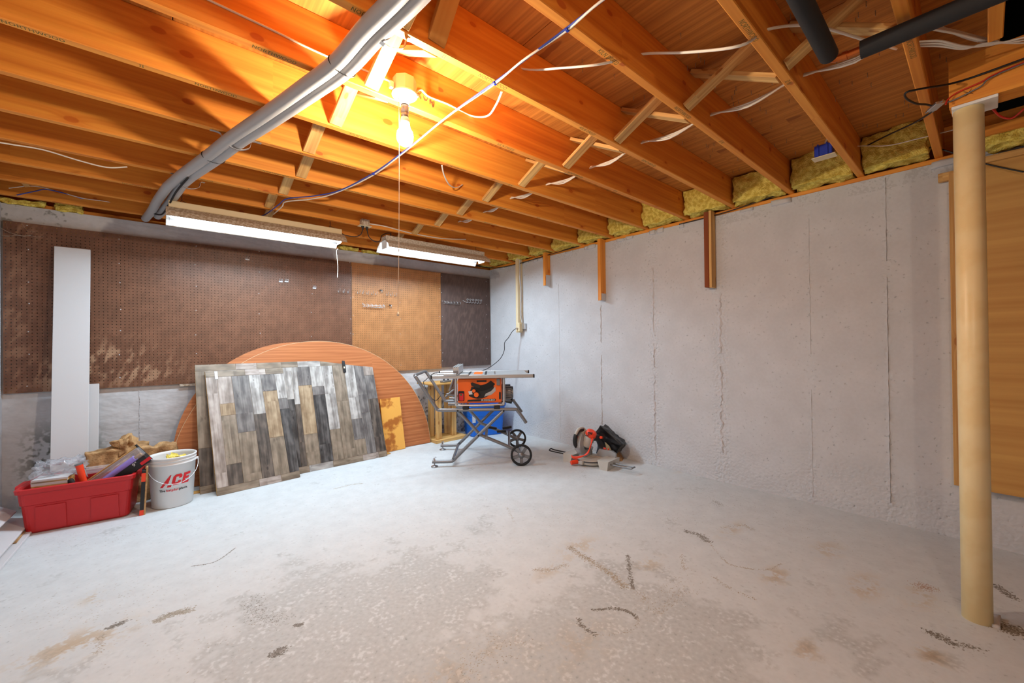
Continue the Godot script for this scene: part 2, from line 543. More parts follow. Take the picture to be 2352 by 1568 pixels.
func wall_textures(w: int, h: int, seams: Array, span: float) -> Array:
	# [colour, relief] of the long wall: u runs from the corner towards the camera, v from the floor up
	var n1 := noise(0.012, 201, 4).get_image(w, h)
	var n2 := noise(0.12, 202, 3).get_image(w, h)
	for im in [n1, n2]:
		im.convert(Image.FORMAT_L8)
	var a := n1.get_data()
	var b := n2.get_data()
	var d := PackedByteArray()
	d.resize(w * h * 3)
	var e := PackedByteArray()
	e.resize(w * h)
	for y in h:
		var up := WT * (1.0 - float(y) / h)
		for x in w:
			var i := y * w + x
			var p := a[i] / 255.0
			var q := b[i] / 255.0
			var u := span * x / w
			var coarse := smoothstep(0.42, 0.1, up + (p - 0.5) * 0.35)
			if u < 3.0 and u > 1.4:
				coarse = maxf(coarse, 0.55 * smoothstep(0.58, 0.72, p) * smoothstep(2.15, 1.7, up))
			var hgt := 0.55 + (p - 0.5) * 0.12 + (q - 0.5) * (0.06 + 0.55 * coarse)
			var v := 0.965 + 0.05 * (p - 0.5) + 0.03 * (q - 0.5)
			for s in seams:
				var off: float = absf(u - s[0] - (p - 0.5) * 0.03)
				if off < s[1] * 2.5:
					hgt += (q - 0.35) * s[2] * (1.0 - smoothstep(s[1], s[1] * 2.5, off))
			if q < 0.16 and p > 0.45:
				hgt -= 0.35
				v *= 0.86
			if up > 2.2 and q + p > 1.15:
				v *= 0.93
			d[i * 3] = int(clampf(0.81 * v, 0, 1) * 255.0)
			d[i * 3 + 1] = int(clampf(0.818 * v, 0, 1) * 255.0)
			d[i * 3 + 2] = int(clampf(0.836 * v, 0, 1) * 255.0)
			e[i] = int(clampf(hgt, 0.0, 1.0) * 255.0)
	return [tex_of(w, h, d), ImageTexture.create_from_image(Image.create_from_data(w, h, false, Image.FORMAT_L8, e))]

func face_uv(parent: Node, called: String, o: Vector3, ux: Vector3, vy: Vector3, thick: float, m: Material, us := 1.0, vs := 1.0) -> MeshInstance3D:
	# a slab whose front face runs from o along ux and vy, with UVs; it is "thick" deep behind
	var st := mb()
	var n := ux.cross(vy).normalized()
	var c := [o, o + ux, o + ux + vy, o + vy]
	var uv := [Vector2(0, vs), Vector2(us, vs), Vector2(us, 0), Vector2(0, 0)]
	for k in [0, 2, 1, 0, 3, 2]:
		st.set_uv(uv[k])
		st.add_vertex(c[k])
	var k8 := c.map(func(p): return p - n * thick) + c
	for f in [[0, 1, 5, 4], [1, 2, 6, 5], [2, 3, 7, 6], [3, 0, 4, 7], [3, 2, 1, 0]]:
		for k in [f[0], f[2], f[1], f[0], f[3], f[2]]:
			st.set_uv(Vector2.ZERO)
			st.add_vertex(k8[k])
	return part(parent, called, st, m)

func build_shell() -> void:
	# floor
	var per := 400.0
	var tw := 1880
	var th := 2000
	var fm := mat(Color.WHITE, 0.62)
	fm.albedo_texture = floor_texture(tw, th, XL - 0.05, ZB - 0.03, per)
	relief(fm, T.rough, 0.0)
	fm.heightmap_enabled = false
	var fx := tw / per
	var fz := th / per
	var flo := face_uv(self, "floor", Vector3(XL - 0.05, 0, ZB - 0.03 + fz * 2.0), Vector3(fx, 0, 0), Vector3(0, 0, -fz * 2.0), 0.15, fm, 1.0, 2.0)
	flo.set_meta("kind", "structure")
	# long wall on the right, with the seams its form panels left
	var zs := [-3.346, -2.727, -2.099, -1.475, -0.837, -0.416]
	var wide := [0.006, 0.010, 0.018, 0.024, 0.008, 0.008]
	var seams := []
	for i in zs.size():
		seams.append([zs[i] - ZB, wide[i] * 1.6, [0.2, 0.5, 0.9, 1.0, 0.5, 0.6][i]])
	var span := 5.4
	var wt := wall_textures(1536, 650, seams, span)
	var wm := mat(Color.WHITE, 0.8)
	wm.albedo_texture = wt[0]
	relief(wm, wt[1], 0.55)
	var wall := struct_node("wall_right")
	face_uv(wall, "wall_face", Vector3(XR, 0, ZB), Vector3(0, 0, ZF - ZB), Vector3(0, WT, 0), 0.25, wm, (ZF - ZB) / span, 1.0)
	for i in zs.size():
		var st := mb()
		var y := 0.02
		var runs: Array = [[[0.05, 1.95]], [[0.3, 1.08], [1.2, 1.62]], [[0.06, 0.9], [0.96, 1.2], [1.3, 1.95]], [[0.25, 1.0], [1.1, 1.62]], [[0.05, 0.85], [1.1, 2.1]], [[0.13, 1.62], [1.72, 2.27]]][i]
		for run in runs:
			y = run[0]
			var prev := []
			while y < run[1]:
				var wv: float = wide[i] * rng.randf_range(0.25, 0.8) * (0.5 if i in [0, 4, 5] else 1.0)
				var sh: float = rng.randf_range(-0.5, 0.5) * wide[i] * (0.35 if i in [0, 4, 5] else 0.8)
				var lift := rng.randf_range(0.002, 0.011) * (0.4 if i in [0, 4] else 1.0)
				var z: float = zs[i] + sh
				var now := [Vector3(XR + 0.001, y, z - wv), Vector3(XR - lift, y, z - wv * 0.3), Vector3(XR - lift * rng.randf_range(0.3, 1.0), y, z + wv * 0.4), Vector3(XR + 0.001, y, z + wv)]
				if prev:
					for k in 3:
						quad(st, prev[k], prev[k + 1], now[k + 1], now[k])
				prev = now
				y += rng.randf_range(0.012, 0.035)
		part(wall, "form_seam", st, M.plaster)
	# the ragged top edge of the pour
	var rag := mb()
	var zz := ZB + 0.3
	while zz < 0.2:
		var l := rng.randf_range(0.03, 0.14)
		if rng.randf() < 0.45:
			lump(rag, Vector3(XR - 0.002, WT - 0.012, zz), Vector3(0.022, rng.randf_range(0.02, 0.05), l), 0.006, 0.6, 3, Basis(), int(zz * 100))
		zz += l * 1.2
	part(wall, "mortar_edge", rag, M.plaster)
	# wall behind the pegboards
	var bw := 1024
	var bh := 512
	var n1 := noise(0.014, 301, 4)
	var n2 := noise(0.09, 302, 3)
	var d := PackedByteArray()
	d.resize(bw * bh * 3)
	for y in bh:
		var up := WT * (1.0 - float(y) / bh)
		for x in bw:
			var px := XL + (XR - XL) * x / bw
			var p := n1.get_noise_2d(x, y)
			var q := n2.get_noise_2d(x, y)
			var v := 0.80 * (0.97 + 0.05 * p + 0.03 * q)
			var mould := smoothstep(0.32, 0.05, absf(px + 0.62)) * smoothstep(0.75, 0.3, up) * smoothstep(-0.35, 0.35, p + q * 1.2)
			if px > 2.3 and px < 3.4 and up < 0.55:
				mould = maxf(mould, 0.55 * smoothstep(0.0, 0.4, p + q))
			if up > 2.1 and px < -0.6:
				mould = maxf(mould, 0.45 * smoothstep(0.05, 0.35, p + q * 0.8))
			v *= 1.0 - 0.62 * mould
			var i := (y * bw + x) * 3
			d[i] = int(v * 255.0)
			d[i + 1] = int(v * 0.995 * 255.0)
			d[i + 2] = int(v * (1.005 - 0.06 * mould) * 255.0)
	var bm := mat(Color.WHITE, 0.85)
	bm.albedo_texture = tex_of(bw, bh, d)
	relief(bm, noise_map(512, 512, 0.05, 77), 0.5)
	var back := struct_node("wall_back")
	face_uv(back, "wall_face", Vector3(XL, 0, ZB), Vector3(XR - XL, 0, 0), Vector3(0, WT, 0), 0.25, bm)
	var crack := mb()
	for q in [[320, 905], [1075, 640]]:
		var c := hit(q[0], q[1], 2, ZB)
		var y := 0.1 if q[1] > 700 else 2.2
		while y < (0.86 if q[1] > 700 else 2.28):
			box(crack, Vector3(c.x + rng.randf_range(-0.003, 0.003), y, ZB), Vector3(0.004, 0.03, 0.006))
			y += 0.024
	part(back, "form_seam", crack, M.plaster)
	for q in [["wall_left", Vector3(XL - 0.25, 0, ZB - 0.25), Vector3(XL, WT, ZF + 0.25)], ["wall_front", Vector3(XL, 0, ZF), Vector3(XR, WT, ZF + 0.25)]]:
		var st := mb()
		box(st, (q[1] + q[2]) / 2.0, q[2] - q[1])
		part(self, q[0], st, M.concrete).set_meta("kind", "structure")

func stamp(parent: Node, text: String, at: Vector3, size: float, m: Material, flip := false) -> void:
	# lumber print on the underside of a joist
	if not T.has("s" + text):
		T["s" + text] = letters(text, size, 0.0006)
	var o := put(parent, "stamp", T["s" + text], m)
	o.transform = Transform3D(Basis(Vector3.RIGHT, PI / 2) if not flip else Basis(Vector3.RIGHT, PI / 2).rotated(Vector3.UP, PI), at)

func build_ceiling() -> void:
	var cl := struct_node("ceiling")
	var turn := Basis(Vector3(0, 0, 1), Vector3.UP, Vector3(-1, 0, 0))
	# subfloor sheets, grain across the joists
	var x := XL - 0.25
	while x < XR + 0.3:
		var z := ZB - 0.3 - (0.9 if int((x + 2.0) / 1.2) % 2 else 0.0)
		var x1 := minf(x + 1.2, XR + 0.32)
		while z < ZF + 0.2:
			var z1 := minf(z + 2.4, ZF + 0.26)
			for cut in [[x, minf(x1, 2.05), z, z1], [maxf(x, 2.05), x1, z, minf(z1, 0.06)]]:
				if cut[1] - cut[0] > 0.02 and cut[3] - cut[2] > 0.02:
					board(cl, "subfloor_sheet", Vector3((cut[0] + cut[1]) / 2, JT + 0.009, (cut[2] + cut[3]) / 2), Vector3(cut[3] - cut[2] - 0.003, 0.018, cut[1] - cut[0] - 0.003), M.ply, 0.001, turn)
			z = z1
		x = x1
	# added shaft, walls coloured near-black to stand in for shade in the bays
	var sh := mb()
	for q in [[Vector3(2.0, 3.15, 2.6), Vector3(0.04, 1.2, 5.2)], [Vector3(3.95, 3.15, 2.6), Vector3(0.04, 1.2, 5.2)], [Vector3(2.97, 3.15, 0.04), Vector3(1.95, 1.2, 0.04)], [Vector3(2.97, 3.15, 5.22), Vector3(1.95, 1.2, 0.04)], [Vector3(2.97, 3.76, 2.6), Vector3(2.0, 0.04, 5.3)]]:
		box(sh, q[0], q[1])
	part(cl, "added_shade_shaft", sh, M.void)
	# joists
	var ends := [XL - 0.22, XR + 0.13]
	for k in range(-7, 19):
		var z := -2.144 + 0.4055 * k - 0.019
		var x1: float = ends[1]
		if k == 5:
			z = -0.172
		elif k == 6:
			z = 0.038
			x1 = 2.37
		elif k > 6:
			z = -2.144 + 0.4055 * k - 0.019
			x1 = 2.58
		if k == -7:
			z = ZB - 0.16
		if z > ZF:
			break
		var j := board(cl, "joist", Vector3((ends[0] + x1) / 2, (JB + JT) / 2, z), Vector3(x1 - ends[0], JT - JB, 0.038), M.joist if k % 2 == 0 else M.joist_b, 0.003)
		if k < 6 and k > -6:
			var off := -j.position
			var xs := -0.35 + 0.9 * absf(sin(k * 2.3))
			for q in [["NORTHWOOD", 0.0], ["II", 0.28], ["NORTHWOOD", 0.52], ["KILN DRIED", 1.15], ["NORTHWOOD", 1.75], ["II N", 2.2]]:
				var p := Vector3(xs + q[1], JB, z)
				if p.x < 2.6:
					stamp(j, q[0], off + p, 0.017, M.ink)
	# bridging between the joists, two crossed strips a bay
	for k in range(-6, 5):
		var za := -2.144 + 0.4055 * k
		var zb := -2.144 + 0.4055 * (k + 1) - 0.038
		if k == 4:
			zb = -0.191
		for xb in [1.93 + 0.02 * sin(k * 1.7), 0.66 + 0.03 * sin(k * 2.1)]:
			if xb < 1.0 and k > 2:
				continue
			plank_bar(cl, "bridging", Vector3(xb, JB + 0.012, za + 0.004), Vector3(xb + 0.03, JT - 0.012, zb - 0.004), 0.062, 0.019, M.pine, Vector3.RIGHT)
			plank_bar(cl, "bridging", Vector3(xb + 0.075, JT - 0.012, za + 0.004), Vector3(xb + 0.095, JB + 0.012, zb - 0.004), 0.062, 0.019, M.pine, Vector3.RIGHT)
	plank_bar(cl, "bridging", hit(1000, 100, 1, 2.34), hit(1040, -30, 1, 2.5), 0.07, 0.025, M.sheet, Vector3.RIGHT)
	# plates on the walls and rim boards round the edge
	board(cl, "sill_plate", Vector3((XL + XR) / 2, WT + 0.0165, ZB - 0.1), Vector3(XR - XL + 0.4, 0.033, 0.14), M.joist_b)
	board(cl, "rim_board", Vector3((XL + XR) / 2, (JB + JT) / 2, ZB - 0.215), Vector3(XR - XL + 0.5, JT - JB, 0.038), M.joist_b)
	board(cl, "sill_plate", Vector3(XR + 0.075, WT + 0.0165, (ZB + ZF) / 2), Vector3(ZF - ZB, 0.033, 0.14), M.joist, 0.004, turn)
	board(cl, "rim_board", Vector3(XR + 0.16, (JB + JT) / 2, (ZB + ZF) / 2), Vector3(ZF - ZB + 0.5, JT - JB, 0.038), M.joist_b, 0.002, turn)
	board(cl, "sill_plate", Vector3(XL - 0.08, WT + 0.0165, (ZB + ZF) / 2), Vector3(ZF - ZB, 0.033, 0.14), M.joist_b, 0.002, turn)
	board(cl, "rim_board", Vector3(XL - 0.24, (JB + JT) / 2, (ZB + ZF) / 2), Vector3(ZF - ZB + 0.5, JT - JB, 0.038), M.joist_b, 0.002, turn)
	board(cl, "rim_board", Vector3((XL + XR) / 2, (WT + JT) / 2, ZF + 0.12), Vector3(XR - XL + 0.5, JT - WT, 0.24), M.joist_b)
	# girder over the column: three plies side by side
	for i in 3:
		board(cl, "girder_ply", Vector3(2.604 + 0.0385 * i, 2.302, (-0.09 + ZF) / 2), Vector3(ZF + 0.09 - 0.004 * i, 0.2, 0.038), M.joist if i != 1 else M.joist_b, 0.002, turn)
	# nails that came through the subfloor
	var nail := mb()
	cyl(nail, Vector3.ZERO, Vector3(0, -0.022, 0), 0.0016, 5)
	nail.generate_normals()
	var mm := MultiMesh.new()
	mm.transform_format = MultiMesh.TRANSFORM_3D
	mm.mesh = nail.commit()
	mm.instance_count = 150
	for i in 150:
		mm.set_instance_transform(i, Transform3D(Basis(), Vector3(rng.randf_range(1.2, 3.4), JT, rng.randf_range(-1.3, 0.04))))
	var mi := MultiMeshInstance3D.new()
	mi.name = "nail_tips"
	mi.multimesh = mm
	mi.material_override = M.zinc
	mi.set_meta("kind", "stuff")
	cl.add_child(mi)
	# marks in felt pen and wooden knots of the builders
	var run := mb()
	for s in [[[0, 0], [0.004, 0.052]], [[0.004, 0.052], [0.03, 0.056], [0.03, 0.034], [0.006, 0.026]], [[0.012, 0.028], [0.032, 0.0]], [[0.05, 0.03], [0.056, 0.006], [0.074, 0.01], [0.08, 0.034]], [[0.096, -0.006], [0.096, 0.026], [0.112, -0.004], [0.118, -0.018]], [[0.118, -0.02], [0.124, 0.016], [0.112, 0.012]]]:
		tube(run, soft(s.map(func(p): return Vector3(0.905 + p[0] * 0.75, 2.372 + p[1] * 0.75, -2.144 + 0.4055 + 0.0005)), 3), 0.0018, 5, 0.5)
	part(cl, "pen_mark", run, M.ink_black, "handwritten word RUN in black pen on a joist")
	var cross := mb()
	for s in [[[-0.013, 0.01], [0.014, -0.011]], [[0.01, 0.012], [-0.007, -0.012]]]:
		tube(cross, s.map(func(p): return Vector3(2.5845, 2.242 + p[1], -0.035 + p[0])), 0.0016, 5, 0.5)
	part(cl, "pen_mark", cross, M.ink_black, "small pencilled cross on the girder")
	# fibreglass in the bays over the long wall
	var grp := "fibreglass batts on the plate of the long wall"
	for k in range(-6, 6):
		var za := -2.144 + 0.4055 * (k - 1) + 0.002
		var zb := -2.144 + 0.4055 * k - 0.04
		if k == 5:
			zb = -0.195
		var st := mb()
		var w := zb - za
		lump(st, Vector3(XR - 0.045, (JB + JT) / 2, (za + zb) / 2), Vector3(0.16, JT - JB + 0.0, w * 0.98), 0.022, 0.7, 14, Basis(), 60 + k)
		solo("insulation_batt", st, M.insul, {5: "yellow fibreglass batt in the joist bay beside the column", 4: "yellow fibreglass batt in the joist bay behind the blue electrical box", 3: "yellow fibreglass batt in the joist bay next to the blue box bay", 2: "yellow fibreglass batt in the joist bay above the two-board post", 1: "yellow fibreglass batt one joist bay nearer the corner than the two-board post", -2: "yellow fibreglass batt in the joist bay above the shortest wooden post", -3: "yellow fibreglass batt in the joist bay above the painted outlet post"}.get(k, "yellow fibreglass batt tucked between joists above the corner end of the long wall"), "insulation", grp)
	var spots := [[40, 462, 0.3, 0.05], [160, 480, 0.16, 0.07], [800, 585, 0.22, 0.05], [850, 592, 0.2, 0.04]]
	for i in spots.size():
		var q: Array = spots[i]
		var p := hit(q[0], q[1], 2, ZB - 0.02)
		var st := mb()
		lump(st, Vector3(p.x, WT + q[3] * 0.4 + 0.004, ZB - 0.03), Vector3(q[2], q[3], 0.09), 0.018, 1.2, 8, Basis(), 90 + i)
		solo("insulation_scrap", st, M.insul, ["long frayed yellow insulation lying on the wall top in the corner", "tuft of yellow insulation on the wall top beside the long frayed piece", "yellow insulation scrap on the wall top between the two tube lights", "yellow insulation scrap on the wall top by the second tube light"][i], "insulation", "insulation on the back wall top")
	var tuft := mb()
	lump(tuft, Vector3(3.5, 2.3, 0.1), Vector3(0.12, 0.1, 0.2), 0.025, 1.1, 8, Basis(), 99)
	solo("insulation_scrap", tuft, M.insul, "yellow insulation tuft above the plywood backboard", "insulation")
	board(cl, "blocking", Vector3(3.42, 2.335, 0.13), Vector3(0.3, 0.05, 0.03), M.joist_b, 0.002, turn)

# ---------------------------------------------------------------- lamps
func pull_lamp(x: float, z: float, label: String, power: float) -> void:
	var o := thing("ceiling_lamp", label, "lamp", Vector3(x, 0, z))
	var st := mb()
	var oct := arc(Vector2.ZERO, 0.052, 22.5, 337.5, 7)
	prism(st, oct, 2.331, 2.393, Transform3D(Basis(Vector3.RIGHT, -PI / 2), Vector3.ZERO))
	part(o, "junction_box", st, M.cream)
	st = mb()
	box(st, Vector3(-0.062, 2.345, 0.0), Vector3(0.02, 0.03, 0.018), 0.002)
	part(o, "mounting_ear", st, M.zinc)
	st = mb()
	box(st, Vector3(0.062, 2.352, -0.01), Vector3(0.024, 0.014, 0.014), 0.003)
	part(o, "cable_clamp", st, M.zinc)
	st = mb()
	lathe(st, [[0.0, 2.279], [0.019, 2.279], [0.021, 2.29], [0.026, 2.306], [0.05, 2.316], [0.056, 2.321], [0.056, 2.327], [0.05, 2.332], [0.0, 2.332]], 32)
	part(o, "lampholder", st, M.enamel, "white porcelain lampholder")
	st = mb()
	lathe(st, [[0.0, 2.222], [0.016, 2.222], [0.0165, 2.236], [0.0145, 2.24], [0.018, 2.245], [0.018, 2.268], [0.016, 2.279], [0.0, 2.279]], 20)
	part(o, "socket_adapter", st, M.grey_metal)
	st = mb()
	lathe(st, [[0.0, 2.094], [0.014, 2.096], [0.028, 2.105], [0.036, 2.121], [0.038, 2.139], [0.035, 2.157], [0.026, 2.172], [0.022, 2.188], [0.021, 2.198], [0.0, 2.2]], 24)
	part(o, "bulb", st, M.bulb_glow, "glowing warm white bulb")
	st = mb()
	lathe(st, [[0.021, 2.198], [0.0215, 2.204], [0.017, 2.222], [0.0, 2.222]], 20)
	part(o, "bulb_collar", st, M.white)
	st = mb()
	var y := 2.318
	while y > 2.232:
		tube(st, [Vector3(-0.034, y, 0.012), Vector3(-0.034, y - 0.003, 0.012)], 0.0016, 5)
		y -= 0.0042
	part(o, "bead_chain", st, M.zinc)
	st = mb()
	tube(st, soft([Vector3(-0.034, 2.233, 0.012), Vector3(-0.035, 2.0, 0.011), Vector3(-0.037, 1.7, 0.008), Vector3(-0.041, 1.35, 0.0)], 4), 0.0015, 5)
	lathe(st, [[0.0, 1.328], [0.005, 1.33], [0.0055, 1.338], [0.002, 1.348], [0.0, 1.349]], 8, Transform3D(Basis(), Vector3(-0.041, 0, 0)))
	part(o, "pull_string", st, M.cable)
	var l := OmniLight3D.new()
	l.name = "bulb_light"
	l.position = Vector3(0, 2.14, 0)
	l.light_color = Color(1.0, 0.92, 0.82)
	l.light_energy = power
	l.light_size = 0.03
	l.omni_range = 14.0
	l.omni_attenuation = 2.0
	l.shadow_enabled = true
	o.add_child(l)

func shop_light(x0: float, x1: float, y: float, zc: float, label: String, group: String, dirty: bool) -> void:
	# a hanging reflector with two tubes: the open side faces the floor
	var o := thing("shop_light", label, "light", Vector3((x0 + x1) / 2, y, zc), 0.0, group)
	var L := x1 - x0
	var xf := Transform3D(Basis(Vector3(0, 0, 1), Vector3.UP, Vector3(-1, 0, 0)), Vector3.ZERO)   # section (z, y) swept along x
	var st := mb()
	var outer := [Vector2(-0.157, 0.0), Vector2(-0.15, 0.006), Vector2(-0.128, 0.042), Vector2(-0.062, 0.086), Vector2(0.062, 0.086), Vector2(0.128, 0.042), Vector2(0.15, 0.006), Vector2(0.157, 0.0)]
	var inner := outer.map(func(p): return p * Vector2(0.992, 1.0) - Vector2(0, 0.0014))
	inner.reverse()
	prism(st, outer + inner, -L / 2, L / 2, xf)
	part(o, "reflector", st, M.dusty if dirty else M.shade)
	st = mb()
	var lining := outer.slice(1, 7).map(func(p): return p * Vector2(0.985, 1.0) - Vector2(0, 0.003))
	var back := lining.map(func(p): return p - Vector2(0, 0.001))
	back.reverse()
	prism(st, lining + back, -L / 2 + 0.003, L / 2 - 0.003, xf)
	part(o, "reflector_lining", st, M.enamel, "white inner face of the reflector")
	st = mb()
	box(st, Vector3(0, 0.111, 0), Vector3(L - 0.03, 0.048, 0.118), 0.004)
	part(o, "housing", st, M.cream if dirty else M.shade)
	for s in [-1.0, 1.0]:
		st = mb()
		prism(st, [Vector2(-0.055, 0.012), Vector2(0.055, 0.012), Vector2(0.06, 0.084), Vector2(-0.06, 0.084)], s * (L / 2 - 0.02) - 0.0015, s * (L / 2 - 0.02) + 0.0015, xf)
		part(o, "end_plate", st, M.enamel)
		for z in [-0.042, 0.042]:
			st = mb()
			box(st, Vector3(s * (L / 2 - 0.028), 0.058, z), Vector3(0.012, 0.05, 0.02), 0.002)
			part(o, "tube_socket", st, M.white)
	for z in [-0.042, 0.042]:
		st = mb()
		cyl(st, Vector3(-L / 2 + 0.03, 0.0585, z), Vector3(L / 2 - 0.03, 0.0585, z), 0.018, 14)
		part(o, "tube", st, M.tube_glow, "lit fluorescent tube")
	for q in [[-L / 2 + 0.09, JB], [L / 2 - 0.1, JB]]:
		st = mb()
		var hy: float = q[1] - y
		for s in [-1.0, 1.0]:
			tube(st, [Vector3(q[0] + s * 0.03, 0.134, 0.05 * s), Vector3(q[0], 0.16, 0.0)], 0.0018, 5)
		var k := 0
		var cy := 0.16
		while cy < hy + 0.04:
			var r := Basis(Vector3.UP, PI / 2 * (k % 2))
			tube(st, arc(Vector2(0, cy + 0.006), 0.004, 0, 360, 8, 0.008).map(func(p): return Vector3(q[0], 0, 0) + r * Vector3(p.x, p.y, 0)), 0.0011, 4)
			cy += 0.012
			k += 1
		part(o, "hanging_chain", st, M.black)
	var l := AreaLight3D.new()
	l.name = "tube_light"
	l.position = Vector3(0, 0.038, 0)
	l.rotation.x = -PI / 2
	l.area_size = Vector2(L - 0.08, 0.13)
	l.light_color = Color(0.84, 0.935, 1.0)
	l.light_energy = 3.3
	l.area_range = 14.0
	l.area_attenuation = 2.0
	l.shadow_enabled = true
	o.add_child(l)

func wire(called: String, list: Array, r: float, m: Material, label: String, category := "cable", group := "", flat := 1.0, per := 6) -> MeshInstance3D:
	var st := mb()
	tube(st, soft(list, per), r, 7, flat)
	return solo(called, st, m, label, category, group)

func build_overhead() -> void:
	pull_lamp(0.82, -1.685, "bare glowing bulb in a white porcelain lampholder with a long pull string", 1.35)
	pull_lamp(-0.45, 0.6, "added bulb with a pull string, out of view near the left wall, to fill the light", 0.75)  # added lamp out of view, brightens the column and the long wall
	shop_light(0.0, 1.235, 2.125, -3.85, "dusty hanging tube light beside the wrapped pipes", "hanging tube lights", true)
	shop_light(1.63, 2.86, 2.148, -3.865, "cleaner hanging tube light near the corner of the two walls", "hanging tube lights", false)
	# cord hanging off the first light
	var s0 := hit(773, 578, 2, -4.0)
	wire("pull_cord", [s0 + Vector3(0, 0.02, 0.04), s0, hit(776, 610, 2, -4.0), hit(775, 637, 2, -4.0)], 0.0022, M.cable, "short pale pull cord dangling from the dusty tube light", "cord")
	# outlet box on the joist, feeding both lights
	var jz := -2.144 + 0.4055 * -4
	var o := thing("ceiling_outlet", "small grey outlet box on a joist above the gap between the tube lights", "outlet box", Vector3(1.408, 2.33, jz + 0.028))
	var st := mb()
	box(st, Vector3(0, 0.01, 0), Vector3(0.075, 0.06, 0.054), 0.003)
	part(o, "box", st, M.dusty)
	st = mb()
	box(st, Vector3(0, -0.022, 0), Vector3(0.115, 0.004, 0.07), 0.0015)
	part(o, "cover_plate", st, M.cream)
	for sx in [-0.02, 0.02]:
		st = mb()
		cyl(st, Vector3(sx, -0.024, 0), Vector3(sx, -0.058, 0), 0.013, 10, 0.006)
		part(o, "plug", st, M.black)
	wire("power_cord", [Vector3(1.388, 2.275, jz + 0.028), Vector3(1.37, 2.225, jz + 0.02), Vector3(1.32, 2.205, -3.77), Vector3(1.24, 2.215, -3.8), Vector3(1.2, 2.25, -3.83), Vector3(1.12, 2.262, -3.84)], 0.004, M.black, "black cord from the outlet box to the dusty tube light", "cord")
	wire("power_cord", [Vector3(1.43, 2.275, jz + 0.028), Vector3(1.45, 2.22, jz + 0.02), Vector3(1.52, 2.2, -3.8), Vector3(1.6, 2.225, -3.86), Vector3(1.63, 2.29, -3.87), Vector3(1.71, 2.325, -3.87), Vector3(1.72, 2.285, -3.87)], 0.004, M.black, "black cord from the outlet box to the cleaner tube light", "cord")
	wire("cable_run", [Vector3(1.446, 2.345, jz + 0.012), Vector3(1.6, 2.352, jz + 0.006), Vector3(1.75, 2.34, jz + 0.006), Vector3(1.93, 2.33, jz + 0.006), Vector3(2.25, 2.336, jz + 0.006), Vector3(2.55, 2.375, jz + 0.006)], 0.006, M.cable, "white cable stapled along a joist from the outlet box", "cable")

	# pair of wrapped lines slung under the joists
	o = thing("wrapped_pipes", "pair of white wrapped pipes strapped under the joists, curving to the back wall", "pipe")
	var mid := soft(pts_at([[1010, -90], [930, 0], [850, 78], [786, 150], [707, 208], [612, 274], [544, 319], [490, 360], [430, 402]], 1, 2.282), 5)
	var left := []
	var right := []
	for i in mid.size():
		var d: Vector3 = (mid[mini(i + 1, mid.size() - 1)] - mid[maxi(i - 1, 0)]).normalized()
		var s := d.cross(Vector3.UP).normalized() * 0.0235
		left.append(mid[i] - s)
		right.append(mid[i] + s)
	left.append_array(soft(pts_at([[385, 428, 2.285], [362, 460, 2.287], [347, 486, 2.292], [334, 502, 2.31]], 1, 0.0), 4))
	right.append_array(soft(pts_at([[418, 424, 2.283], [396, 456, 2.287], [376, 482, 2.292], [362, 496, 2.31]], 1, 0.0), 4))
	# which side is which follows from the direction of the run
	for q in ([left, right] if left[2].x < right[2].x else [right, left]):
		st = mb()
		tube(st, q, 0.0285, 14)
		part(o, "pipe", st, M.foil)
	for q in [[786, 152], [490, 361]]:
		st = mb()
		var c := hit(q[0], q[1], 1, 2.282)
		var e := hit(q[0] - 12, q[1] + 9, 1, 2.282)
		var d := (e - c).normalized()
		var s := d.cross(Vector3.UP).normalized()
		tube(st, arc(Vector2.ZERO, 0.0565, 0, 360, 24, 0.0305).map(func(p): return c + s * p.x + Vector3.UP * p.y), 0.0022, 5)
		part(o, "wire_tie", st, M.black)
	for q in [[[838, 37], [862, 72], [905, 78], [940, 92]], [[482, 298], [522, 312], [555, 326], [600, 330]], [[392, 398], [405, 408], [432, 412], [470, 420]]]:
		st = mb()
		var a := hit(q[0][0], q[0][1], 1, JB - 0.002)
		var b := hit(q[3][0], q[3][1], 1, JB - 0.002)
		var m := (a + b) / 2.0
		var u := (b - a).normalized()
		var half := (b - a).length() / 2.0
		var line := [a, m - u * minf(half, 0.07) + Vector3(0, -0.004, 0), m - u * 0.056 + Vector3(0, -0.045, 0), m + Vector3(0, -0.068, 0), m + u * 0.056 + Vector3(0, -0.045, 0), m + u * minf(half, 0.07) + Vector3(0, -0.004, 0), b]
		var side := u.cross(Vector3.UP).normalized()
		line = soft(line, 4)
		for i in line.size() - 1:
			bar(st, line[i], line[i + 1] + (line[i + 1] - line[i]) * 0.05, 0.018, 0.0016, side)
		part(o, "strap", st, M.zinc, "galvanised hanger strap")
	wire("ground_wire", pts_at([[432, 408, 2.25], [405, 440, 2.25], [388, 470, 2.24], [372, 492, 2.25], [352, 490, 2.27]], 1, 0.0), 0.006, M.rubber, "dark grey cable hanging beside the ends of the wrapped pipes", "cable")

	# blue and white cable pair stapled under the joists
	var path := [[1480, -70, 2.312], [1385, 0, 2.30], [1300, 66, 2.314], [1215, 130, 2.292], [1135, 190, 2.314], [1035, 262, 2.292], [935, 342, 2.296], [858, 397, 2.314], [780, 437, 2.305], [720, 450, 2.306], [660, 456, 2.314]]
	wire("blue_cable", pts_at(path + [[640, 470, 2.30], [610, 492, 2.29], [585, 500, 2.30]], 1, 0.0), 0.0042, M.blue_cable, "thin blue cable slung under the joists across the room", "cable")
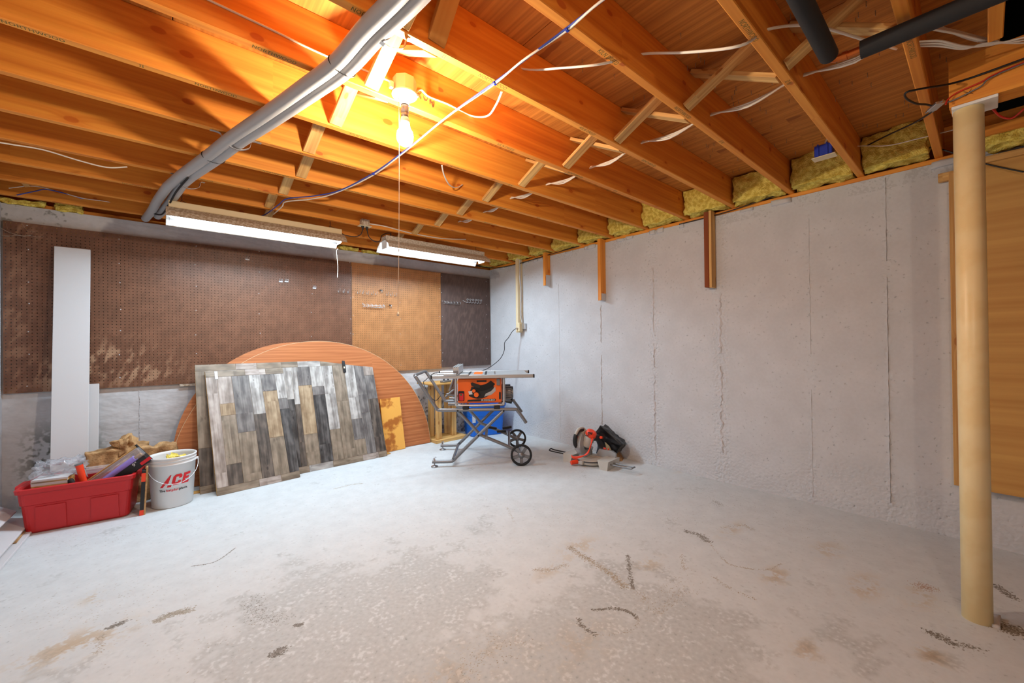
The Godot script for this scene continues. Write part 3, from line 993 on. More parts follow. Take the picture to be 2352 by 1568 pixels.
	wire("white_cable", pts_at(path.map(func(q): return [q[0] - 7 + 5 * sin(q[0] * 0.03), q[1] + 7, q[2] - 0.003]) + [[648, 474, 2.30], [628, 492, 2.29]], 1, 0.0), 0.0042, M.cable, "thin white cable running beside the blue one under the joists", "cable")
	st = mb()
	for q in [[1303, 68], [1137, 191], [858, 399], [782, 438]]:
		box(st, hit(q[0], q[1], 1, 2.311), Vector3(0.016, 0.012, 0.012), 0.002)
	solo("cable_staples", st, M.blue, "small blue staples holding the blue and white cables", "staple").set_meta("kind", "stuff")

	# cables threaded through the joists
	var holes := []
	for k in range(-3, 6):
		holes.append(Vector3(2.195 + 0.012 * sin(k * 2.0), 2.405 - 0.008 * (k % 2), -2.144 + 0.4055 * k - 0.019))
	for n in 3:
		var line := []
		for i in holes.size():
			var off := Vector3(0.005 * (n - 1), 0.006 * (n - 1), 0)
			line.append(holes[i] + off + Vector3(0, 0, -0.03))
			line.append(holes[i] + off + Vector3(0, 0, 0.03))
			if i < holes.size() - 1:
				line.append((holes[i] + holes[i + 1]) / 2.0 + Vector3(0.03 - 0.025 * n, -0.004 - 0.022 * n, 0.0))
		line[line.size() - 1] = line[line.size() - 1] + Vector3(0.25, -0.03, 0.12)
		wire("threaded_cable", line, 0.0052, M.cable, ["uppermost of three white cables threaded through the joists near the long wall", "middle of three white cables threaded through the joists near the long wall", "lowest of three white cables threaded through the joists near the long wall"][n], "cable", "white cables through the joists", 0.8, 4)
	wire("threaded_cable", [Vector3(1.0, 2.45, -1.42), hit(1200, 158, 2, -1.333), hit(1290, 156, 2, -1.13), hit(1385, 146, 2, -0.967), hit(1476, 124, 2, -0.927), hit(1580, 120, 2, -0.75), hit(1700, 105, 2, -0.562), hit(1763, 68, 1, 2.382), hit(1840, 58, 1, 2.41), hit(1900, 66, 1, 2.4), hit(1990, 93, 1, 2.36), hit(2060, 112, 1, 2.37)], 0.0055, M.cable, "single white cable crossing the joists above the black foam pipes", "cable", "", 0.55)
	# to and from the lamp
	var lz := -2.144 + 0.4055 + 0.004
	wire("lamp_cable", [hit(380, -50, 2, lz), hit(480, 0, 2, lz), hit(560, 38, 2, lz), hit(640, 76, 2, lz), hit(700, 106, 2, lz), hit(772, 138, 2, lz), hit(830, 158, 2, lz), hit(880, 180, 2, lz + 0.01), Vector3(0.77, 2.372, -1.7)], 0.0055, M.cable, "white cable stapled along a joist from the left to the lamp box", "cable", "", 0.6)
	wire("lamp_cable", [Vector3(0.876, 2.354, -1.695), hit(966, 206, 2, lz + 0.02), hit(985, 222, 2, lz), hit(1030, 240, 2, lz), hit(1083, 266, 2, lz), hit(1120, 266, 2, lz + 0.08), hit(1140, 240, 2, lz + 0.2), hit(1153, 210, 2, lz + 0.34)], 0.0055, M.cable, "white cable leaving the lamp box and looping up behind the next joist", "cable", "", 0.6)
	wire("loose_cable", [hit(1015, 380, 2, -2.2), hit(1020, 402, 2, -2.3), hit(1032, 424, 2, -2.42), hit(1048, 431, 2, -2.5), hit(1062, 424, 2, -2.54)], 0.005, M.cable, "short loop of white cable entering a joist beyond the lamp", "cable", "", 0.6)
	wire("loose_cable", [hit(-30, 322, 2, -3.3), hit(30, 332, 2, -3.32), hit(100, 344, 2, -3.345), hit(180, 368, 2, -3.352), hit(245, 384, 2, -3.352), hit(292, 383, 2, -3.358)], 0.006, M.cable, "white cable stapled on a far joist near the wall corner", "cable", "", 0.6)
	wire("loose_cable", [hit(20, 432, 2, -4.5), hit(75, 427, 2, -4.5), hit(125, 437, 2, -4.53), hit(190, 455, 2, -4.56), hit(250, 464, 2, -4.58), hit(320, 484, 2, -4.62)], 0.005, M.cable, "white cable along the top of the back wall towards the wrapped pipes", "cable", "", 0.6)
	wire("blue_cable", [hit(38, 448, 2, -4.5), hit(80, 439, 2, -4.5), hit(108, 435, 2, -4.5), hit(160, 447, 2, -4.55), hit(220, 465, 2, -4.6), hit(330, 487, 2, -4.64)], 0.004, M.blue_cable, "thin blue cable along the top of the back wall", "cable")
	var pole := mb()
	bar(pole, hit(-30, 318, 2, -4.2), hit(64, 428, 2, -4.45), 0.03, 0.022, Vector3.RIGHT, 0.003)
	solo("wooden_brace", pole, M.pine, "slanting wooden stick under the joists near the wall corner", "stick")

	# boxes and wires over the white post
	o = thing("junction_box", "small grey junction box on a joist over the painted post", "outlet box", hit(1168, 572, 2, -4.14))
	st = mb()
	box(st, Vector3.ZERO, Vector3(0.09, 0.05, 0.05), 0.004)
	part(o, "box", st, M.grey_metal)
	st = mb()
	box(st, Vector3(0.01, -0.027, 0.0), Vector3(0.125, 0.004, 0.075), 0.001)
	part(o, "cover_plate", st, M.white)
	wire("loose_cable", [hit(1178, 572, 2, -4.12), hit(1190, 573, 2, -4.05), hit(1205, 568, 2, -3.95), hit(1214, 578, 2, -3.95), hit(1211, 583, 2, -3.95), hit(1203, 576, 2, -3.95), hit(1212, 567, 2, -3.9), hit(1246, 573, 2, -3.7)], 0.005, M.cable, "curled white cable above the painted post", "cable", "", 0.7)
	st = mb()
	for i in 9:
		var c := hit(1105 + i * 6, 604 + 4 * sin(i * 2.1), 2, -4.62)
		tube(st, soft([c + Vector3(-0.06, 0.01, 0), c + Vector3(0, 0.035 * sin(i * 1.3), 0.02), c + Vector3(0.07, -0.012 + 0.004 * (i % 3), 0.0)], 4), 0.004, 5)
	solo("wire_tangle", st, M.copper, "tangle of bare copper coloured wire in the corner above the pegboard", "wire").set_meta("kind", "stuff")
	wire("black_cable", [hit(1060, 600, 2, -4.6), hit(1125, 615, 2, -4.64), hit(1180, 608, 0, 3.56), hit(1260, 585, 0, 3.57), hit(1330, 565, 0, 3.58)], 0.005, M.black, "black cable along the wall top in the corner", "cable")

	# black foam pipe with a copper elbow
	o = thing("foam_pipe", "black foam covered copper pipe turning a corner under the joists", "pipe")
	st = mb()
	cyl(st, Vector3(0.9, 2.286, -0.36), Vector3(1.925, 2.286, -0.375), 0.03, 20)
	part(o, "foam_sleeve", st, M.rubber)
	st = mb()
	cyl(st, Vector3(1.957, 2.272, -0.287), Vector3(1.995, 2.272, 0.9), 0.031, 20)
	part(o, "foam_sleeve", st, M.rubber)
	st = mb()
	tube(st, soft([Vector3(1.9, 2.284, -0.375), Vector3(1.94, 2.282, -0.372), Vector3(1.956, 2.278, -0.355), Vector3(1.956, 2.274, -0.28)], 5), 0.0125, 12)
	cyl(st, Vector3(1.93, 2.283, -0.374), Vector3(1.945, 2.282, -0.371), 0.0155, 12)
	cyl(st, Vector3(1.956, 2.277, -0.34), Vector3(1.956, 2.276, -0.325), 0.0155, 12)
	part(o, "copper_elbow", st, M.copper)

	# blue old-work box
	o = thing("plastic_box", "blue plastic electrical box with a cream cover beside a joist", "outlet box", Vector3(3.085, 2.325, -0.63))
	st = mb()
	box(st, Vector3(0, 0.04, 0), Vector3(0.062, 0.07, 0.09), 0.004)
	for z in [-0.025, 0.02]:
		box(st, Vector3(-0.033, 0.04, z), Vector3(0.005, 0.078, 0.008))
	part(o, "box", st, M.blue)
	st = mb()
	box(st, Vector3(0, 0.002, 0), Vector3(0.075, 0.005, 0.118), 0.0015)
	part(o, "cover_plate", st, M.cream)
	st = mb()
	tube(st, soft([Vector3(0.0, 0.07, 0.0), Vector3(-0.01, 0.09, 0.01), Vector3(0.0, 0.13, 0.03), Vector3(0.02, 0.15, 0.05)], 4), 0.006, 7)
	part(o, "cable", st, M.cable)

	# black coax from the girder down along the sill
	wire("black_cable", [Vector3(2.57, 2.33, 0.7), Vector3(2.572, 2.3, 0.1), hit(2200, 188, 0, 2.575), hit(2120, 203, 1, 2.27), hit(2082, 212, 1, 2.26), hit(2082, 226, 1, 2.258), hit(2105, 238, 1, 2.26), hit(2128, 240, 1, 2.27), hit(2140, 243, 1, 2.28)], 0.0042, M.black, "black cable looping from the girder face to the metal splitter", "cable")
	wire("black_cable", [hit(2148, 252, 1, 2.285), hit(2100, 282, 0, 3.0), hit(2040, 310, 0, 3.3), hit(1985, 338, 0, 3.5), hit(1925, 372, 0, 3.55), hit(1860, 418, 0, 3.56), hit(1800, 442, 0, 3.585), hit(1720, 470, 0, 3.595), hit(1650, 492, 0, 3.598), hit(1560, 515, 0, 3.598)], 0.0042, M.black, "black cable sagging from the metal splitter down to the wall top", "cable")
	wire("black_cable", [hit(2352, 395, 0, 3.5), hit(2260, 375, 0, 3.52), hit(2170, 345, 0, 3.52), hit(2130, 340, 0, 3.53), hit(2060, 368, 0, 3.58), hit(1990, 392, 0, 3.595), hit(1900, 412, 0, 3.6)], 0.0042, M.black, "black cable lying along the plate above the long wall", "cable")
	wire("red_wire", [Vector3(2.575, 2.32, 0.7), Vector3(2.578, 2.29, 0.12), hit(2250, 190, 0, 2.578), hit(2200, 212, 0, 2.578), hit(2178, 228, 0, 2.57), hit(2172, 240, 0, 2.56)], 0.003, M.red_wire, "thin red wire along the face of the girder", "wire")
	wire("red_wire", [hit(2280, 250, 0, 2.75), hit(2300, 268, 0, 2.8), hit(2325, 271, 0, 2.8), hit(2352, 250, 0, 2.75)], 0.004, M.red_wire, "red wire sagging behind the top of the column", "wire")
	wire("grey_wire", [Vector3(2.575, 2.315, 0.7), hit(2340, 150, 0, 2.576), hit(2250, 200, 0, 2.576), hit(2190, 230, 0, 2.576), hit(2172, 234, 0, 2.57)], 0.003, M.grey_metal, "thin grey wire along the face of the girder", "wire")
	o = thing("cable_splitter", "small metal cable splitter hanging beside the girder end", "splitter", hit(2150, 244, 1, 2.27), 0.5)
	st = mb()
	box(st, Vector3.ZERO, Vector3(0.07, 0.012, 0.035), 0.002)
	part(o, "body", st, M.zinc)
	st = mb()
	for q in [[0.035, -0.012], [0.035, 0.0], [0.035, 0.012], [-0.035, 0.0]]:
		st = mb()
		cyl(st, Vector3(q[0], 0, q[1]), Vector3(q[0] * 1.45, 0, q[1]), 0.004, 8)
		part(o, "connector", st, M.steel)
	# flat cables crossing near the girder
	for n in 3:
		wire("girder_cable", [hit(2110, 96 + n * 5, 1, 2.36), hit(2160, 94 + n * 6, 1, 2.355), hit(2215, 106 + n * 3, 1, 2.35), hit(2270, 104 - n * 3, 1, 2.35), hit(2352, 86 + n * 6, 1, 2.35), hit(2420, 70 + n * 8, 1, 2.35)], 0.005, M.cable, ["uppermost of three white cables draped over the girder end", "middle of three white cables draped over the girder end", "lowest of three white cables draped over the girder end"][n], "cable", "cables over the girder", 0.6)
	wire("girder_cable", [hit(2150, 57, 1, 2.42), hit(2190, 75, 1, 2.4), hit(2240, 92, 1, 2.37), hit(2290, 96, 1, 2.36)], 0.006, M.cable, "white cable sloping past the foam pipe to the girder", "cable", "", 0.6)
	wire("loose_cable", [hit(1940, 338, 0, 3.42), hit(1980, 335, 0, 3.4), hit(2040, 334, 0, 3.38), hit(2110, 318, 0, 3.36), hit(2190, 298, 0, 3.34)], 0.005, M.cable, "white cable in front of the insulation beside the column", "cable", "", 0.6)
	# steel column with its plate
	o = thing("lally_column", "cream painted round steel column standing under the girder", "column", Vector3(2.634, 0, -0.036))
	st = mb()
	lathe(st, [[0.0, 0.0], [0.0455, 0.0], [0.0455, 2.188], [0.0, 2.188]], 40)
	part(o, "shaft", st, M.column)
	st = mb()
	box(st, Vector3(0.012, 2.194, 0.018), Vector3(0.135, 0.012, 0.13), 0.002)
	part(o, "top_plate", st, M.enamel)
	st = mb()
	lump(st, Vector3(0.03, 0.0, 0.02), Vector3(0.11, 0.022, 0.09), 0.006, 0.9, 6)
	part(o, "mortar_foot", st, M.plaster)
	# plywood backboard on the wall
	o = thing("plywood_backboard", "tan plywood backboard on wooden framing fixed to the long wall", "board", Vector3(3.56, 0, -0.1))
	board(o, "sheet", Vector3(-0.012, 1.263, 0.75), Vector3(1.4, 1.86, 0.014), M.sheet, 0.001, Basis(Vector3(0, 0, 1), Vector3.UP, Vector3(-1, 0, 0)))
	board(o, "stud", Vector3(0.024, 1.263, -0.012), Vector3(1.86, 0.038, 0.06), M.pine, 0.002, Basis(Vector3.UP, Vector3(0, 0, 1), Vector3.RIGHT))
	board(o, "cleat", Vector3(0.022, 2.178, 0.06), Vector3(0.27, 0.05, 0.035), M.pine, 0.002, Basis(Vector3(0, 0, 1), Vector3.UP, Vector3(-1, 0, 0)))
	board(o, "top_rail", Vector3(-0.02, 2.21, 0.72), Vector3(1.42, 0.035, 0.05), M.pine, 0.002, Basis(Vector3(0, 0, 1), Vector3.UP, Vector3(-1, 0, 0)))

# ---------------------------------------------------------------- pegboards
func peg_mesh(w: float, h: float, t: float) -> ArrayMesh:
	# hardboard with a real hole every inch; the face is z = 0
	var p := 0.0254
	var cols := int(w / p)
	var rows := int(h / p)
	var sx := w / cols
	var sy := h / rows
	var v := PackedVector3Array()
	var n := PackedVector3Array()
	var uv := PackedVector2Array()
	var ix := PackedInt32Array()
	var rim := PackedInt32Array()
	for j in rows:
		for i in cols:
			var c := Vector3((i + 0.5) * sx, (j + 0.5) * sy, 0)
			var base := v.size()
			for k in 8:
				var a := TAU * k / 8.0
				var s := Vector3(cos(a), sin(a), 0)
				var e := s / maxf(absf(s.x), absf(s.y))
				for q in [c + Vector3(e.x * sx / 2, e.y * sy / 2, 0), c + s * 0.0034]:
					v.append(q)
					n.append(Vector3(0, 0, 1))
					uv.append(Vector2(q.x / w, 1.0 - q.y / h))
				v.append(c + s * 0.0034 - Vector3(0, 0, t))
				n.append(-s)
				uv.append(Vector2(c.x / w, 1.0 - c.y / h))
			for k in 8:
				var a := base + k * 3
				var b := base + ((k + 1) % 8) * 3
				ix.append_array([a, a + 1, b, b, a + 1, b + 1])
				rim.append_array([a + 1, a + 2, b + 1, b + 1, a + 2, b + 2])
	var arr := []
	arr.resize(Mesh.ARRAY_MAX)
	arr[Mesh.ARRAY_VERTEX] = v
	arr[Mesh.ARRAY_NORMAL] = n
	arr[Mesh.ARRAY_TEX_UV] = uv
	arr[Mesh.ARRAY_INDEX] = ix
	var m := ArrayMesh.new()
	m.add_surface_from_arrays(Mesh.PRIMITIVE_TRIANGLES, arr)
	arr[Mesh.ARRAY_INDEX] = rim
	m.add_surface_from_arrays(Mesh.PRIMITIVE_TRIANGLES, arr)
	return m

func peg_tex(w: int, h: int, base: Color, scuff: Color, sd: int, scuffs: Array) -> ImageTexture:
	var n := noise(0.02, sd, 4)
	var f := noise(0.16, sd + 3, 2)
	var d := PackedByteArray()
	d.resize(w * h * 3)
	for y in h:
		for x in w:
			var p := n.get_noise_2d(x, y)
			var q := f.get_noise_2d(x * 0.35 + y * 0.12, y * 0.14)
			var t := 0.0
			for s in scuffs:
				var e := Vector2((x / float(w) - s[0]) / s[2], (y / float(h) - s[1]) / s[3])
				t += s[4] * exp(-e.length_squared()) * smoothstep(-0.1, 0.5, q + p * 0.8)
			var c := (base * (1.0 + 0.10 * p + 0.06 * q)).lerp(scuff, clampf(t, 0.0, 0.8))
			var i := (y * w + x) * 3
			d[i] = clampi(int(c.r * 255.0), 0, 255)
			d[i + 1] = clampi(int(c.g * 255.0), 0, 255)
			d[i + 2] = clampi(int(c.b * 255.0), 0, 255)
	return tex_of(w, h, d)

func build_pegboards() -> void:
	var spec := [
		[XL + 0.012, 1.61, 2.152, 0.872, c8(112, 77, 59), "long dark brown pegboard with scuffed lower corner on the back wall", [[0.12, 0.9, 0.06, 0.12, 1.0], [0.02, 0.6, 0.03, 0.5, 0.35], [0.3, 0.92, 0.1, 0.12, 0.7], [0.22, 0.8, 0.08, 0.1, 0.8], [0.03, 0.05, 0.06, 0.05, 0.5]]],
		[1.612, 2.775, 2.153, 0.885, c8(166, 114, 72), "lighter tan pegboard with a wire rack on the back wall", [[0.5, 0.6, 0.3, 0.3, 0.12]]],
		[2.777, XR - 0.02, 2.153, 0.9, c8(89, 72, 67), "plain dark brown hardboard panel in the corner of the back wall", [[0.5, 0.5, 0.5, 0.5, 0.12]]]]
	for i in 3:
		var q: Array = spec[i]
		var o := thing("pegboard" if i < 2 else "hardboard_panel", q[5], "pegboard" if i < 2 else "panel", Vector3(q[0], q[3], PZ))
		var w: float = q[1] - q[0] - 0.003
		var h: float = q[2] - q[3]
		var m := mat(Color.WHITE, 0.38)
		m.metallic_specular = 0.38
		m.albedo_texture = peg_tex(768 if i == 0 else 384, 384, q[4], c8(172, 138, 110), 400 + i, q[6])
		if i < 2:
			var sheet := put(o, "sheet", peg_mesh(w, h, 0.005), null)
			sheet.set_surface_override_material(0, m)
			sheet.set_surface_override_material(1, M.fibre_shade)   # raw core, coloured extra dark to paint shade into the holes
		else:
			face_uv(o, "sheet", Vector3.ZERO, Vector3(w, 0, 0), Vector3(0, h, 0), 0.005, m)
		for s in [0.02, h - 0.02]:
			board(o, "batten", Vector3(w / 2, s, -0.0155), Vector3(w, 0.04, 0.02), M.pine)
		var xs := [[0.12, 0.62, 1.12, 1.62, 2.1, w - 0.012], [0.012, 0.585, w - 0.012], [0.012, w - 0.06]][i] as Array
		var sc := mb()
		lathe(sc, [[0.0, -0.001], [0.0045, -0.001], [0.004, 0.0015], [0.0, 0.0025]], 8, Transform3D(Basis(Vector3.RIGHT, PI / 2), Vector3.ZERO))
		sc.generate_normals()
		var sm := sc.commit()
		for x in xs:
			var y := 0.06
			while y < h - 0.02:
				put(o, "screw", sm, M.white).position = Vector3(x + rng.randf_range(-0.006, 0.006), y + rng.randf_range(-0.03, 0.03), 0.0)
				y += 0.2 if i < 2 else 0.16
		if i == 0:
			board(o, "ledge", Vector3(w / 2 + 0.45, -0.012, -0.008), Vector3(w - 1.1, 0.022, 0.016), M.dusty)
	# hooks and holders
	var hx := [1.461, 1.513, 1.566, 1.674, 1.731, 1.783, 1.839, 1.889, 2.022, 2.072, 2.123]
	for i in hx.size():
		var st := mb()
		var l := 0.05 if i % 3 else 0.065
		tube(st, soft([Vector3(0, 0.012, -0.012), Vector3(0, 0.012, 0.003), Vector3(0, 0.0, 0.004), Vector3(0, -0.012, 0.006), Vector3(0, -0.014, 0.016), Vector3(0, -0.013, l - 0.01), Vector3(0, 0.012, l), Vector3(0, 0.026, l + 0.002)], 3), 0.0024, 6)
		var o := solo("peg_hook", st, M.zinc, "straight steel peg hook in the row across the two pegboards" , "hook", "straight peg hooks in one row")
		o.position = Vector3(hx[i], 1.828 - 0.02, PZ)
		o.rotation.y = 0.12 * sin(i * 2.7)
	for q in [[1.955, 1.848, "small dark spring clip among the straight peg hooks"], [2.07, 1.676, "small wire bracket right of the white wire rack"]]:
		var o := thing("peg_bracket", q[2], "bracket", Vector3(q[0], q[1], PZ))
		var st := mb()
		for s in [-1.0, 1.0]:
			tube(st, [Vector3(0.018 * s, 0.014, -0.01), Vector3(0.018 * s, 0.014, 0.02), Vector3(0.0, 0.0, 0.03), Vector3(0.01 * s, -0.022, 0.02), Vector3(0.01 * s, -0.022, -0.008)], 0.0024, 6)
		part(o, "wire", st, M.zinc)
		st = mb()
		box(st, Vector3(-0.012, 0.008, 0.024), Vector3(0.024, 0.014, 0.01), 0.002)
		part(o, "grip", st, M.black)
	for q in [[1.734, 1.976, 1.672, 0.0, "white wire rack with six loops on the tan pegboard"], [2.807, 3.051, 1.772, 1.0, "grey wire screwdriver rack on the dark corner panel"]]:
		var o := thing("wire_rack", q[4], "rack", Vector3(q[0], q[2], PZ))
		var w: float = q[1] - q[0]
		var st := mb()
		tube(st, [Vector3(0, 0.022, -0.008), Vector3(0, 0.02, 0.006), Vector3(0, -0.004, 0.012), Vector3(0, -0.006, 0.05), Vector3(w, -0.006, 0.05), Vector3(w, -0.004, 0.012), Vector3(w, 0.02, 0.006), Vector3(w, 0.022, -0.008)], 0.0026, 6)
		tube(st, [Vector3(0, -0.02, 0.004), Vector3(w, -0.02, 0.004)], 0.0022, 6)
		part(o, "frame", st, M.zinc if q[3] > 0.5 else M.white)
		for k in 6:
			st = mb()
			var x := w * k / 5.0
			tube(st, soft([Vector3(x, 0.012, 0.004), Vector3(x - 0.012, 0.012, 0.03), Vector3(x, 0.002, 0.05), Vector3(x, -0.024, 0.048), Vector3(x, -0.028, 0.004)], 3), 0.002, 5)
			part(o, "loop", st, M.zinc if q[3] > 0.5 else M.white)
	var o := thing("wire_rack", "silver wire rack of curled loops nearest the corner on the dark panel", "rack", Vector3(3.14, 1.794, PZ))
	var st := mb()
	tube(st, [Vector3(-0.02, 0.02, -0.006), Vector3(-0.005, -0.006, 0.03), Vector3(0.27, -0.006, 0.03), Vector3(0.275, 0.01, -0.006)], 0.0026, 6)
	part(o, "frame", st, M.zinc)
	for k in 6:
		st = mb()
		var c := Vector3(0.02 + 0.046 * k, 0.004, 0.03)
		tube(st, soft([c + Vector3(0.0, -0.024, -0.01), c + Vector3(0.02, -0.012, 0.0), c + Vector3(0.012, 0.012, 0.012), c + Vector3(0.022, 0.028, 0.02), c + Vector3(0.0, 0.034, 0.022), c + Vector3(-0.008, 0.018, 0.02), c + Vector3(0.006, 0.01, 0.016)], 4), 0.0028, 6)
		part(o, "loop", st, M.zinc)
	var clips := [[0.606, 2.063, "white plastic clip high on the long brown pegboard under the dusty tube light"], [0.895, 1.872, "first of two white plastic clips side by side on the brown pegboard"], [0.947, 1.877, "second of two white plastic clips side by side on the brown pegboard"], [1.214, 1.831, "white plastic clip left of the row of peg hooks"]]
	for q in clips:
		var c := thing("peg_clip", q[2], "clip", Vector3(q[0], q[1], PZ), 0.0, "white plastic peg clips")
		st = mb()
		box(st, Vector3(0, -0.008, 0.004), Vector3(0.036, 0.014, 0.008), 0.002)
		part(c, "base", st, M.white)
		st = mb()
		for x in [-0.013, 0.0, 0.013]:
			tube(st, [Vector3(x, -0.008, 0.008), Vector3(x + 0.003, 0.006, 0.012), Vector3(x - 0.002, 0.018, 0.01)], 0.003, 6)
		part(c, "finger", st, M.clear)
	# cobweb in the corner
	st = mb()
	var web := pts_at([[2, 524], [40, 540], [70, 541], [100, 544], [14, 512], [20, 530], [50, 512], [66, 532], [3, 541], [84, 530]], 2, PZ + 0.02)
	for q in [[0, 1, 0.004], [1, 2, 0.006], [2, 3, 0.0025], [4, 5, 0.001], [6, 7, 0.0012], [8, 1, 0.003], [7, 9, 0.001], [5, 1, 0.001], [7, 2, 0.001]]:
		tube(st, [web[q[0]], (web[q[0]] + web[q[1]]) / 2.0 + Vector3(0, -0.006, 0.004), web[q[1]]], q[2], 5, 0.3)
	solo("cobweb", st, M.dusty, "dusty cobweb strands in the upper corner of the long brown pegboard", "cobweb")

func loft(st: SurfaceTool, rings: Array, smooth := true, cap0 := true, cap1 := true) -> void:
	var n: int = rings[0].size()
	for i in rings.size() - 1:
		st.set_smooth_group(1 if smooth else -1)
		for k in n:
			var k2 := (k + 1) % n
			quad(st, rings[i][k], rings[i][k2], rings[i + 1][k2], rings[i + 1][k])
	st.set_smooth_group(-1)
	for q in [[cap0, rings[0], true], [cap1, rings[rings.size() - 1], false]]:
		if q[0]:
			var mid := Vector3.ZERO
			for p in q[1]:
				mid += p / n
			for k in n:
				if q[2]:
					tri(st, mid, q[1][(k + 1) % n], q[1][k])
				else:
					tri(st, mid, q[1][k], q[1][(k + 1) % n])

func flat_ring(poly: Array, y: float, off := Vector3.ZERO) -> Array:
	# outline in x and z, counter-clockwise seen from above
	return poly.map(func(p): return Vector3(p.x, y, -p.y) + off)

func tub(st: SurfaceTool, w0: float, d0: float, w1: float, d1: float, h: float, r: float, step := 0.0, wall := 0.004) -> void:
	# an open tapered tub, floor at y = 0, with a rolled lip
	var at := func(t: float, grow: float, y: float) -> Array: return flat_ring(rrect(0, 0, lerpf(w0, w1, t) + grow, lerpf(d0, d1, t) + grow, r), y)
	loft(st, [at.call(0.0, -0.02, 0.0), at.call(0.03, 0.0, 0.012), at.call(0.6, 0.0, h * 0.62), at.call(0.6, step, h * 0.64), at.call(0.9, step, h * 0.9), at.call(0.9, 0.03, h * 0.9), at.call(1.0, 0.032, h * 0.985), at.call(1.0, 0.022, h), at.call(1.0, -0.004, h), at.call(0.97, -wall * 2 - 0.004, h * 0.96), at.call(0.05, -wall * 2, wall + 0.006)], false)

func lean(o: Node3D, a: Vector3, b: Vector3, top: Vector3) -> float:
	# stands a panel on the edge a-b, leaning so that its upper edge reaches the height and depth of "top"; returns its length
	var x := (b - a).normalized()
	var y := top - a
	y = y - x * y.dot(x)
	var l := y.length()
	y = y / l
	o.transform = Transform3D(Basis(x, y, x.cross(y)), a)
	return l

